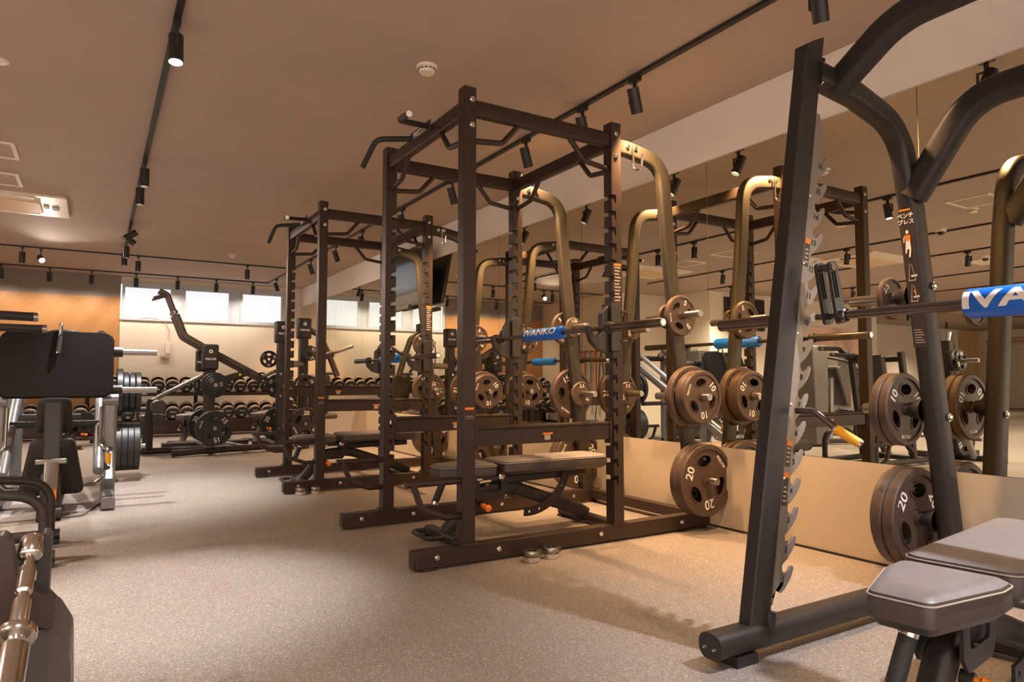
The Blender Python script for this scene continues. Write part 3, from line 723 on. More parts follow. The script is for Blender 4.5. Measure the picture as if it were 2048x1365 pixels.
# ------------------------------------------------------------------ smith machine
def smith():
    Y0 = 1.63
    t = thing('smith_machine', 'dark leaning smith machine with toothed steel plate at the right', 'smith machine', (2.6, .65, 0))
    YS = [Y0, -.35]
    d = V((.182, 0, 1)).normalized(); nrm = V((d.z, 0, -d.x))
    def P(s, tt, y): q = V((1.958, y, 0))+d*s+nrm*tt; return q
    for y in YS:
        inn = -1 if y > 0 else 1
        prof = rrect(.085, .078, .008)
        path = [P(.06, 0, y), P(2.26, 0, y)]
        m = MB().sweep(path, rrect(.056, .100, .008), (1,0,0))
        # slanted top
        m.prism([[(-.047, 0), (.047, 0), (.047, .10), (-.01, .06), (-.047, .03)]], -.028, .028,
                Matrix(((nrm.x, d.x, 0, P(2.26, 0, y).x), (0, 0, 1, y), (nrm.z, d.z, 0, P(2.26, 0, y).z), (0,0,0,1))))
        m.build('front_upright', M['frame2'], t)
        MB().sweep(fillet([(1.76, y-.02*0, .075), (3.38, y, .075)], .01), rrect(.10, .085, .035), (0,0,1)).box(1.84, 1.94, y-.045, y+.045, 0, .035).box(3.2, 3.3, y-.045, y+.045, 0, .035).build('base_tube', M['frame2'], t)
        o = MB().lathe([(0.0, .0), (.03, .0)], (1.698, y, .075), (-1,0,0), 12)
        for s in (-1, 1): bolt(t, (1.76, y+s*.02, .07), (-1, 0, 0), .004)
        # toothed plate
        pts = [(.03, .18), (.03, 2.04), (.075, 2.04), (.100, 1.98), (.096, 1.92)]
        pitch = .1045; tp = 1.865
        for k in range(16):
            s0 = tp-k*pitch
            pts += [(.093, s0+.020), (.095, s0+.004), (.105, s0-.006), (.118, s0-.006), (.129, s0+.004), (.140, s0+.019), (.152, s0+.022), (.157, s0+.012), (.151, s0-.012), (.139, s0-.034), (.119, s0-.060), (.100, s0-.076)]
        pts += [(.07, .23), (.06, .18)]
        mt = Matrix(((nrm.x, d.x, 0, 1.958), (0, 0, 1, y+inn*.018), (nrm.z, d.z, 0, 0), (0,0,0,1)))
        MB().prism([pts], -.004, .004, mt).build('toothed_plate', M['plate_metal'], t, bevel=.0012)
        n = MB()
        for k in range(16):
            q = P(tp-.030-k*pitch, .104, y-.0232 if inn < 0 else y+.0138)
            n.text(str(16-k), .03, plane_map(q, nrm, d))
        n.build('slot_numbers', M['rubber'], t)
        for k in range(7): 
            MB().lathe([(.006, 0), (.006, .003), (0, .004)], P(.35+k*.27, .056, y-.022 if inn < 0 else y+.022), (0, inn, 0), 10).build('rivet', M['chrome'], t)
        # guide rod
        MB().cyl(P(.12, .045, y+inn*.065), P(2.12, .045, y+inn*.065), .0001 if False else .012).build('guide_rod', M['dksteel'], t) if False else None
        MB().cyl(P(.10, .052, y+inn*.02), P(.16, .052, y+inn*.02), .022).build('bumper', M['rubber'], t)
        # rear curved upright
        rp = fillet([P(2.21, .04, y), (2.66, y, 2.14), (2.99, y, 2.06), (3.075, y, 1.70), (3.325, y, .11)], [0, .2, .26, .2, 0], 12)
        MB().sweep(rp, rrect(.085, .10, .03), (0,0,1)).build('rear_upright', M['frame2'], t)
        for s in (-1, 1):
            bolt(t, P(2.21+s*.045, .044, y+inn*.03), nrm, .011)
        for x, z in ((3.133, 1.33), (3.213, .82), (3.292, .32)):
            o = MB().lathe([(.05, 0), (.05, .02), (.034, .045), (.034, .06)], (x-.02, y-inn*.04, z), (0, -inn, 0)).build('weight_horn', M['blackp'], t)
            MB().lathe([(.025, 0), (.025, .262), (.022, .266), (0, .266)], (x-.02, y-inn*.055, z), (0, -inn, 0)).build('sleeve', M['steel'], o)
        for z in (1.37, .79, .20):
            bolt(t, (3.10+(1.33-z)*.16+.045, y+inn*.048, z), (0, inn, 0), .014)
    # top cross arches
    y0, y1 = YS
    MB().sweep(fillet([(2.52, y0, 2.13), (2.52, y0-.04, 2.155), (2.52, y0-.27, 2.31), (2.52, y1+.27, 2.31), (2.52, y1+.04, 2.155), (2.52, y1, 2.13)], [0, .05, .35, .35, .05, 0], 10), rrect(.09, .115, .035), (0,0,1)).build('top_arch', M['frame2'], t)
    MB().sweep(fillet([(3.05, y0-.02, 1.76), (3.05, y0-.27, 2.12), (3.05, y1+.27, 2.12), (3.05, y1+.02, 1.76)], [0, .25, .25, 0], 10), rrect(.095, .115, .035), (0,0,1)).build('rear_arch', M['frame2'], t)
    MB().sweep([(3.36, y1, .075), (3.36, y0, .075)], rrect(.09, .075, .03)).build('rear_base_tube', M['frame2'], t)
    # barbell carriage
    bx, bz = 2.315, 1.19
    b = MB().cyl((bx, YS[0]-.14, bz), (bx, YS[1]+.14, bz), .0165, n=20).build('guided_bar', M['dksteel'], t)
    for y, inn in ((YS[0], -1), (YS[1], 1)):
        for off in (.085, .135):
            yy = y+inn*off
            L = .185
            outl = rpoly([(-.028, -.03), (.028, -.03), (.024, L+.015), (-.024, L+.015)], .02)
            sl = rpoly([(-.006, .065), (.006, .065), (.006, L-.02), (-.006, L-.02)], .005)
            cx = [(a, c) for a, c in ell(0, 0, .012, .012, 0, 12)]
            a = math.radians(-17)
            mt = Matrix.Translation((bx, yy, bz)) @ Matrix.Rotation(math.radians(-13), 4, 'Y') @ Matrix(((1,0,0,0), (0,0,1,0), (0,1,0,0), (0,0,0,1)))
            MB().prism([outl, sl, [(x-.014, z) for x, z in sl]], -.006, .006, mt).build('hook_plate', M['blackp'], b)
        MB().cyl((bx-.045, y+inn*.075, bz+.175), (bx-.045, y+inn*.145, bz+.175), .014).build('pivot_pin', M['dksteel'], b)
        MB().lathe([(.026, 0), (.026, .03), (.02, .034)], (bx, y+inn*.13, bz), (0, inn, 0)).build('end_collar', M['dksteel'], b)
        MB().cyl((bx, y+inn*.04, bz-.0), (bx, y+inn*.13, bz), .012).build('hook_pin', M['dksteel'], b)
        MB().cyl((bx, y-inn*.05, bz), (bx, y-inn*.42, bz), .025).build('bar_sleeve', M['dksteel'], b)
        l = MB().tube(fillet([P(.87, .06, y+inn*.045), P(.87, .075, y+inn*.11), P(.83, .10, y+inn*.16), P(.80, .12, y+inn*.20)], .04), .013).build('stop_lever', M['dksteel'], t)
        a, c = P(.815, .108, y+inn*.175), P(.775, .14, y+inn*.245)
        MB().tube([a, c], .0165).build('grip', M['amber'], l)
        MB().cyl(c, c+(c-a).normalized()*.008, .0165).cyl(a, a-(c-a).normalized()*.006, .0175).build('grip_ring', M['chrome'], l)
    # stickers on the near upright assembly
    def rearx(z): return 3.075+(1.70-z)*.1572
    z0, z1 = 1.712, 1.10
    st = MB()
    def fr(y, z): return V((rearx(z)-.0515, y, z))
    def quad(m, ya, yb, za, zb, o=0): m.add([fr(ya, za)-V((o,0,0)), fr(yb, za)-V((o,0,0)), fr(yb, zb)-V((o,0,0)), fr(ya, zb)-V((o,0,0))], [(0,1,2,3)])
    quad(st, Y0+.034, Y0-.026, z1, z0)
    st.mat(1); quad(st, Y0+.030, Y0-.020, z0-.012, z0-.005, .0008)
    st.mat(2)
    for nm, z in (('ベンチ', z0-.035), ('プレス', z0-.062)):
        st.text(nm, .024, lambda a, b, z=z: fr(Y0+.004-a, z+b)-V((.001,0,0)))
    # small exercise figure
    def blob(pts, mi):
        st.mat(mi); st.add([fr(Y0+.004-a, b)-V((.0012+.0004*mi,0,0)) for a, b in pts], [tuple(range(len(pts)))])
    zc = z0-.15
    blob([(a*.7, zc+.045+b) for a, b in ell(0, 0, .009, .009, 0, 10)], 2)
    blob([(-.012, zc+.032), (.012, zc+.032), (.010, zc+.006), (-.010, zc+.006)], 1)
    blob([(-.010, zc+.006), (.009, zc+.006), (.010, zc-.03), (.004, zc-.065), (-.004, zc-.065), (.002, zc-.03), (-.006, zc-.03), (-.012, zc-.05), (-.016, zc-.045)], 2)
    blob([(-.012, zc+.030), (-.018, zc+.022), (-.020, zc), (-.016, zc)], 2)
    for k, zz in enumerate((zc-.13, zc-.222)):
        blob([(-.016, zz-.035), (-.012, zz-.035), (-.004, zz+.035), (-.007, zz+.035)], 3); blob([(.012, zz-.035), (.015, zz-.035), (.004, zz+.035), (.001, zz+.035)], 3)
        blob([(-.018, zz-.039), (.016, zz-.039), (.016, zz-.034), (-.018, zz-.034)], 3); blob([(-.004, zz-.022), (.022, zz-.020), (.022, zz-.012), (-.004, zz-.014)], 2)
        if k: blob([(-.002, zz+.012), (.006, zz-.012), (.011, zz-.011), (.004, zz+.013)], 1)
    st.mat(3)
    for k in range(6): quad(st, Y0+.026, Y0-.018+(k % 3)*.006, z1+.02+k*.011, z1+.024+k*.011, .0008)
    st.build('instruction_sticker', [M['label'], M['orange'], M['white'], M['labelw']], t)
    for s0, hh, mm in ((1.42, .09, 'orange'), (.665, .075, 'redscreen'), (.525, .10, 'orange')):
        m = MB(); q = lambda a, b: P(s0+b, .070+a, Y0-.0228)
        m.add([q(-.014, 0), q(.014, 0), q(.014, hh), q(-.014, hh)], [(0,1,2,3)])
        m.mat(1).add([q(-.014, hh)-V((0,.0004,0)), q(.014, hh)-V((0,.0004,0)), q(.014, hh+.02)-V((0,.0004,0)), q(-.014, hh+.02)-V((0,.0004,0))], [(0,1,2,3)])
        m.mat(2)
        for k in range(4): m.add([q(-.010, .015+k*.016)-V((0,.0004,0)), q(.010-.003*(k % 2), .015+k*.016)-V((0,.0004,0)), q(.010-.003*(k % 2), .021+k*.016)-V((0,.0004,0)), q(-.010, .021+k*.016)-V((0,.0004,0))], [(0,1,2,3)])
        m.build('warning_sticker', [M['label'], M['orange'], M['labelw']], t)
    return t
smith()
bar_pad(2.315, .83, 1.19, 'large blue foam pad cut by the right edge, on the smith machine bar', .48, .046, .078, .15)
gs = 'plates on the smith machine'
def sp(kg, x, y, z, lab, spin=0): plate(kg, (x, y, z), (0,-1,0), lab, spin, False, gs)
sp('2.5', 3.113, 1.76, 1.33, 'small brown 2.5 kg plate on the upper horn of the smith machine', 110)
sp('10', 3.193, 1.765, .82, 'brown 10 kg plate on the middle smith machine horn, nearest the upright', 118)
sp('10', 3.193, 1.81, .82, 'brown 10 kg plate on the middle smith machine horn, second from the upright', 0)
sp('20', 3.272, 1.77, .32, 'large brown 20 kg plate on the lowest smith machine horn, nearest the upright', 118)
sp('20', 3.272, 1.826, .32, 'large brown 20 kg plate on the lowest smith machine horn, second from the upright', 20)

# ------------------------------------------------------------------ dumbbell rack
DX0, DX1 = -2.1, 3.3
t = thing('dumbbell_rack', 'long two tier rack of round dumbbells under the windows', 'dumbbell rack', (.6, 13.35, 0))
tilt = math.radians(22)
SH = {'top': (13.30, .80), 'low': (13.14, .335)}
for nm, (y, z) in SH.items():
    R = Matrix.Rotation(tilt, 3, 'X')
    MB().cbox((.6, y, z-.01), (5.4, .36, .02), R).cbox(V((.6, y, z-.01))+R @ V((0, -.18, .0)), (5.4, .02, .05), R).build('shelf', M['frame'], t, bevel=.002)
    for k in range(int(5.4/.222)+1):
        x = DX0+.02+k*.222
        m = MB()
        for q in (-.08, .08):
            m.add([V((x+a, y, z))+R @ V((0, q+b, c)) for a, b, c in ((-.05, -.02, 0), (.05, -.02, 0), (.012, -.02, .05), (-.012, -.02, .05), (-.05, .02, 0), (.05, .02, 0), (.012, .02, .05), (-.012, .02, .05))],
                  [(0,1,2,3), (5,4,7,6), (4,0,3,7), (1,5,6,2), (3,2,6,7)])
        m.cbox(V((x, y, z))+R @ V((0, 0, .004)), (.03, .13, .008), R); m.build('saddle', M['offwhite'], t)
for x in (DX0, -.1, 1.55, DX1):
    MB().box(x-.03, x+.03, 13.40, 13.46, 0, .92).box(x-.03, x+.03, 12.95, 13.46, 0, .05).box(x-.03, x+.03, 13.0, 13.46, .22, .26).build('post', M['frame'], t, bevel=.003)
MB().box(DX0, DX1, 13.47, 13.50, .02, .27).build('kick_panel', M['kick'], t)
def db_proto(num, hex_=.098):
    t = thing('dumbbell', 'x', 'dumbbell', (0,0,0))
    r = hex_
    MB().cyl((0, -.08, 0), (0, .08, 0), .017).build('handle', M['steel'], t)
    for s in (-1, 1):
        o = MB().lathe([(.03, .055), (r-.008, .055), (r, .063), (r, .135), (r-.012, .147), (0, .147)], (0,0,0), (0, s, 0), 28).build('head', M['plate2'], t)
        MB().lathe([(r+.0006, .064), (r+.002, .068), (r+.002, .118), (r+.0006, .122)], (0,0,0), (0, s, 0), 28).build('band', M['rimglint'], o)  # tan ring paints the lamp reflection on the rim
    MB().text(num, .05, plane_map((0, -.1478, -.052), (1,0,0), (0,0,1))).build('number', M['white'], t)
    MB().text('PRECOR', .026, plane_map((0, -.1478, .03), (1,0,0), (0,0,1))).build('lettering', M['white'], t)
    return t
ORD = 'first second third fourth fifth sixth seventh eighth ninth tenth eleventh twelfth thirteenth fourteenth fifteenth sixteenth seventeenth eighteenth nineteenth twentieth twenty-first twenty-second twenty-third twenty-fourth'.split()
tops = ['14', '16', '16', '18', '18', '20', '20', '20', '20', '22', '22', '24', '24', '26', '26', '28', '28', '30', '30', '32', '32', '32', '34', '34']
lows = ['50', '50', '48', '48', '46', '46', '46', '44', '44', '44', '42', '42', '40', '40', '38', '38', '36', '36', '34', '34', '32', '32', '30', '30']
for (nm, nums, rad) in (('top', tops, .100), ('low', lows, .105)):
    y, z = SH[nm]; cache = {}
    for k in range(24):
        x = DX0+.14+k*.222
        num = nums[k]
        if num in cache: c = copy_tree(cache[num][0]); cache[num][1] += 1; o2 = 'right'
        else: c = db_proto(num, rad); cache[num] = [c, 1]
        c.location = V((x, y, z))+Matrix.Rotation(tilt, 3, 'X') @ V((0, 0, rad+.022)); c.rotation_euler = (tilt, 0, 0)
        tag(c, 'round black dumbbell on the %s tier, %s from the left end, marked %s' % ('upper' if nm == 'top' else 'lower', ORD[k], num), 'dumbbell', 'dumbbells on the %s tier' % ('upper' if nm == 'top' else 'lower'))

# wall box with conduit
t = thing('socket_box', 'small beige electrical box with a bent conduit on the window wall', 'electrical box', (1.1, YB, 1.5))
MB().box(1.06, 1.14, YB-.05, YB-.001, 1.45, 1.66).build('housing', M['offwhite'], t, bevel=.006)
MB().box(.99, 1.10, YB-.045, YB-.001, 1.37, 1.42).box(1.07, 1.14, YB-.06, YB-.001, 1.36, 1.44).build('socket', M['labelw'], t, bevel=.004)
MB().tube(fillet([(1.11, YB-.02, 1.66), (1.12, YB-.02, 1.90), (1.02, YB-.02, 2.04), (.78, YB-.02, 2.09), (.60, YB-.02, 2.04)], .15), .006, 8).build('conduit', M['labelw'], t)

# ------------------------------------------------------------------ hanging television
t = thing('television', 'black television hung high on the mirror wall, tilted down', 'television', (3.42, 8.0, 2.3))
R = Matrix.Rotation(math.radians(-10), 3, 'Y')
MB().cbox((3.36, 8.1, 2.25), (.045, 1.25, .70), R).build('screen_housing', M['blackp'], t, bevel=.004)
MB().cbox(V((3.36, 8.1, 2.25))+R @ V((-.0235, 0, 0)), (.002, 1.21, .66), R).build('screen', M['screen'], t)
MB().cbox((3.43, 8.1, 2.33), (.13, .25, .20)).build('wall_mount', M['frame2'], t, bevel=.004)
MB().cbox((3.30, 8.1, 1.87), (.06, .55, .05)).build('speaker_bar', M['blackp'], t, bevel=.006)

# ------------------------------------------------------------------ leg press
def leg_press():
    cx = -.25
    t = thing('leg_press', 'grey leg press at the left edge with a large black footplate', 'leg press', (cx, 6.7, 0))
    R = Matrix.Rotation(math.radians(-20), 3, 'X')
    T4 = Matrix.Translation((cx, 6.34, 1.08)) @ Matrix.Rotation(math.radians(-20), 4, 'X') @ Matrix.Rotation(PI/2, 4, 'X')
    fp = MB(); fp.prism([rrect(.75, .54, .085, 8)], -.02, .02, T4)
    o = fp.build('footplate', M['tread'], t, bevel=.006)
    h = MB().tube(fillet([T4 @ V((.01, .25, -.03)), T4 @ V((.01, .33, -.02)), T4 @ V((.01, .33, .05)), T4 @ V((.01, .22, .05))], .03), .012).build('footplate_handle', M['steel'], t)
    MB().tube([T4 @ V((.01, .23, .05)), T4 @ V((.0, .08, .05))], .017).build('grip', M['rubber'], h)
    MB().cyl(T4 @ V((0, .08, .05)), T4 @ V((0, .068, .05)), .018).cyl(T4 @ V((.01, .222, .05)), T4 @ V((.01, .225, .05)), .0185).build('grip_ring', M['chrome'], h)
    MB().lathe([(.10, 0), (.10, .02), (.085, .03), (0, .03)], (cx+.03, 6.56, 1.33), (0,0,1)).build('pivot_cap', M['blackp'], t)
    # carriage
    MB().cbox((cx, 6.55, 1.08), (.70, .10, .30), R).build('carriage', M['frame2'], t, bevel=.01)
    for s in (-1, 1):
        for y, z in ((6.5, 1.19), (6.38, .88)):
            o = MB().cyl((cx+s*.34, y, z), (cx+s*.44, y, z), .042).build('weight_horn', M['frame2'], t)
            MB().cyl((cx+s*.44, y, z), (cx+s*.69, y, z), .025).build('sleeve', M['steel'], o)
        x = cx+s*.36
        MB().bar([(x, 6.40, .015), (x, 6.36, .80)], .10, .10, (0,1,0), .02).build('front_post', M['silver'], t)
        MB().cyl((x-.055, 6.34, .80), (x+.055, 6.34, .80), .05).build('rail_cap', M['silver'], t)
        MB().tube([(x-s*.07, 6.0, .28), (x-s*.07, 7.85, 1.42)], .035).build('guide_rail', M['silver'], t)
        MB().bar([(x, 6.0, .18), (x, 8.0, 1.36)], .07, .10, (0,0,1)).build('side_rail', M['silver'], t)
        MB().bar([(x, 7.9, .02), (x, 7.9, 1.36)], .09, .09, (0,1,0)).build('rear_post', M['silver'], t)
        MB().bar([(x, 5.9, .05), (x, 8.1, .05)], .09, .08, (0,0,1)).build('base_rail', M['silver'], t)
        l = MB().tube(fillet([(x-s*.06, 6.30, .75), (x-s*.065, 6.22, .46), (x-s*.04, 6.2, .44), (x-s*.01, 6.12, .43), (x-s*.005, 6.10, .36)], .03), .012).build('release_lever', M['steel'], t)
        MB().cyl((x-s*.005, 6.10, .40), (x-s*.005, 6.095, .325), .019).build('grip', M['amber'], l)
        MB().cyl((x-s*.005, 6.095, .325), (x-s*.005, 6.094, .31), .015).build('grip_ring', M['chrome'], l)
        MB().tube(fillet([(x-s*.03, 6.3, .36), (x-s*.03, 6.25, .20), (x-s*.09, 6.15, .17), (cx+s*.05, 6.0, .18)], .04), .014).build('seat_handle', M['steel'], t)
        for z in (.32, .84):
            o = MB().cyl((x+s*.03, 7.62, z), (x+s*.07, 7.62, z), .04).build('storage_horn', M['frame2'], t)
            MB().cyl((x+s*.07, 7.62, z), (x+s*.33, 7.62, z), .025).build('sleeve', M['steel'], o)
    MB().bar([(cx-.36, 7.9, 1.30), (cx+.36, 7.9, 1.30)], .08, .08).build('crossbar', M['frame2'], t)
    MB().bar([(cx-.36, 7.6, .62), (cx+.36, 7.6, .62)], .06, .06).build('crossbar', M['frame2'], t)
    MB().bar([(cx-.3, 6.5, .61), (cx+.3, 6.5, .61)], .04, .05).build('front_crossbar', M['frame2'], t)
    # seat seen from behind
    def slab(pts, name, y0, z0, lean, th, m):
        T = Matrix.Translation((cx+.01, y0, z0)) @ Matrix.Rotation(math.radians(lean), 4, 'X') @ Matrix.Rotation(PI/2, 4, 'X')
        p = rpoly(pts, .05, 6); q = MB()
        rings = [(shrink(p, .03), -th/2), (p, -th/2+.02), (p, th/2-.02), (shrink(p, .03), th/2)]
        n = len(p); vs = []
        for r, z in rings: vs += [T @ V((x, y, z)) for x, y in r]
        fs = [(i*n+j, i*n+(j+1) % n, (i+1)*n+(j+1) % n, (i+1)*n+j) for i in range(3) for j in range(n)]+[tuple(range(n))[::-1], tuple(3*n+j for j in range(n))]
        return q.add(vs, fs).build(name, m, t)
    slab([(-.115, -.12), (.115, -.12), (.10, .13), (-.10, .13)], 'head_pad', 5.90, .70, 8, .08, M['padd'])
    slab([(-.20, -.21), (.20, -.21), (.13, .19), (-.13, .19)], 'back_pad', 5.86, .355, 10, .09, M['padd'])
    MB().box(cx-.17, cx+.19, 5.95, 6.28, .16, .24).build('seat_pad', M['pad'], t, bevel=.03)
    MB().bar([(cx+.01, 5.84, .80), (cx+.01, 5.80, .40)], .11, .05, (0,1,0), .02).build('back_support', M['blackp'], t)
    MB().box(cx-.085, cx+.10, 5.74, 5.80, .375, .41).build('back_bracket', M['steel'], t, bevel=.006)
    MB().bar([(cx+.01, 5.77, .40), (cx+.01, 5.70, .20)], .09, .05, (0,1,0), .01).build('adjuster_post', M['steel'], t)
    o = MB().bar([(cx+.01, 5.755, .30), (cx+.01, 5.68, .085)], .12, .07, (0,1,0), .015).build('adjuster_sleeve', M['frame2'], t)
    T = Matrix.Translation((cx+.02, 5.683, .205)) @ Matrix.Rotation(math.radians(-19), 4, 'X') @ Matrix.Rotation(PI/2, 4, 'X')
    MB().prism([rrect(.055, .16, .02)], -.002, .004, T).build('adjuster_window', M['orange'], o)
    MB().bar([(cx+.01, 5.66, .07), (cx+.01, 6.9, .07)], .12, .08).cyl((cx-.06, 5.66, .045), (cx+.08, 5.66, .045), .045).build('centre_base', M['frame2'], t)
    MB().prism([rpoly([(cx-.3, 5.72), (cx+.2, 5.72), (cx+.33, 6.3), (cx-.33, 6.3)], .05)], .002, .012).build('floor_plate', M['greyw'], t)
leg_press()
gl = 'plates stored on the leg press'
for s, side in ((1, 'right'), (-1, 'left')):
    for z, tier in ((.32, 'lower'), (.84, 'upper')):
        for k in range(4):
            x = -.25+s*(.36+.095+k*.052)
            plate('20' if tier == 'lower' or k < 1 else '15', (x, 7.62, z), (s, 0, 0), 'black plate on the %s %s horn of the leg press, %s from its frame' % (tier, side, ['first', 'second', 'third', 'fourth'][k]), 40*k, True, gl, None if k or tier == 'lower' else .232)

# ------------------------------------------------------------------ badge head used on the plate loaded machines
def badge(t, x, y, z0, w=.17, h=.32, m='frame2'):
    o = MB().box(x-w/2, x+w/2, y-.07, y+.07, z0, z0+h).build('badge_cap', M[m], t, bevel=.025)
    MB().lathe([(.024, 0), (.024, .003), (.012, .004), (.012, 0)], (x, y-.0705, z0+h*.72), (0,-1,0), 20).build('emblem', M['white'], o)
    MB().text('PRECOR', .036, plane_map((x, y-.0725, z0+h*.42), (1,0,0), (0,0,1))).build('lettering', M['white'], o)
    return o
def lever_machine():
    t = thing('lever_pulldown_machine', 'dark plate loaded pulldown machine with tall bent lever arms', 'pulldown machine', (1.3, 9.9, 0))
    MB().sweep(fillet([(.84, 9.50, .05), (1.15, 9.55, .06), (1.98, 9.62, .075)], .2), rrect(.09, .08, .03)).build('base_tube', M['frame2'], t)
    MB().sweep([(.45, 9.98, .05), (1.36, 10.0, .05)], rrect(.09, .08, .03)).build('base_tube', M['frame2'], t)
    MB().sweep([(.82, 10.75, .05), (1.98, 10.85, .05)], rrect(.09, .08, .03)).build('base_tube', M['frame2'], t)
    MB().sweep([(1.78, 9.64, .06), (1.60, 10.82, .05)], rrect(.07, .07, .02)).build('base_link', M['silver'], t)
    MB().sweep([(1.30, 9.56, .06), (1.30, 10.80, .05)], rrect(.08, .07, .02)).build('base_link', M['frame2'], t)
    for y in (9.88, 10.16):
        MB().sweep([(1.32, y, .07), (1.32, y, 1.15)], rrect(.13, .10, .02), (1,0,0)).build('tower', M['frame2'], t)
    badge(t, 1.30, 9.86, 1.10, .20, .34)
    badge(t, 1.24, 10.16, 1.08, .16, .30)
    for y in (10.02, 10.29):
        o = MB().sweep(fillet([(.89, y, 1.83), (1.0, y, 1.55), (1.34, y, 1.35), (2.0, y, .99)], .12), rrect(.085, .12, .035), (0,1,0)).build('lever_arm', M['arm'], t)
        MB().tube(fillet([(.89, y, 1.83), (.79, y, 2.10), (.69, y, 2.15)], .05), .024).tube([(.79, y, 2.105), (.62, y, 2.04)], .017).build('lever_handle', M['dksteel'], o)
        MB().cyl((.885, y, 1.845), (.87, y, 1.885), .038).build('handle_collar', M['steel'], o)
    for y in (9.97,):
        o = MB().lathe([(.055, 0), (.075, .01), (.075, .03)], (1.98, y+.0, 1.0), (0,-1,0)).build('weight_horn', M['blackp'], t)
        MB().cyl((1.98, y, 1.0), (2.12, y-.22, 1.09), .024).build('sleeve', M['steel'], o)
    MB().bar([(1.32, 9.8, .92), (1.80, 9.86, 1.08)], .05, .09, (0,0,1)).build('brace', M['frame2'], t)
    MB().add([(1.62, 9.815, 1.0), (1.70, 9.82, 1.04), (1.62, 9.815, 1.08)], [(0,1,2)]).build('warning_label', M['yellow'], t)
    MB().tube([(1.22, 9.86, 1.03), (.70, 9.80, .75), (.66, 9.80, .71)], .028).build('thigh_pad_bar', M['silver'], t)
    MB().lathe([(.0, 0), (.075, 0), (.09, .02), (.09, .17), (.075, .19), (0, .19)], (.69, 9.62, .63), (0,1,0)).build('thigh_pad', M['pad'], t)
    MB().lathe([(.0, 0), (.075, 0), (.09, .02), (.09, .17), (.075, .19), (0, .19)], (.66, 9.92, .65), (0,1,0)).build('thigh_pad', M['pad'], t)
    MB().bar([(.62, 9.86, .72), (.58, 9.90, .4), (.57, 9.92, .06)], .08, .06, (0,1,0)).build('seat_post', M['frame2'], t)
    MB().box(.50, .80, 9.88, 10.28, .44, .52).build('seat_pad', M['pad'], t, bevel=.03)
    MB().bar([(.63, 10.08, .05), (.63, 10.08, .45)], .07, .07, (1,0,0)).build('seat_column', M['frame2'], t)
    for y, z, L, d in ((9.83, .35, .42, -1), (9.83, .90, .40, -1), (10.2, .35, .2, 1), (10.2, .90, .2, 1)):
        MB().cyl((1.32, y, z), (1.32, y+d*L, z), .025).build('storage_sleeve', M['steel'], t)
lever_machine()
glv = 'plates on the lever pulldown machine'
for kg, x, y, z, lab, sp_, R in (('15', 1.32, 9.46, .35, 'black 15 kg plate outermost on the lower front horn of the lever machine', 12, .225), ('15', 1.32, 9.52, .35, 'black 15 kg plate behind the outermost one on the lever machine', 0, .225),
        ('20', 1.32, 10.28, .35, 'black 20 kg plate low at the rear of the lever machine', 120, None),
        ('2.5', 1.32, 9.47, .90, 'small black 2.5 kg plate on the upper horn of the lever machine', 100, .105), ('5', 1.32, 9.51, .90, 'black 5 kg plate behind the small one on the lever machine', 0, .135),
        ('10', 1.32, 9.56, .90, 'black 10 kg plate innermost on the upper horn of the lever machine', 0, .165), ('10', 1.32, 10.28, .90, 'black 10 kg plate high at the rear of the lever machine', 30, None)):
    plate(kg, (x, y, z), (0,-1,0), lab, sp_, True, glv, R)

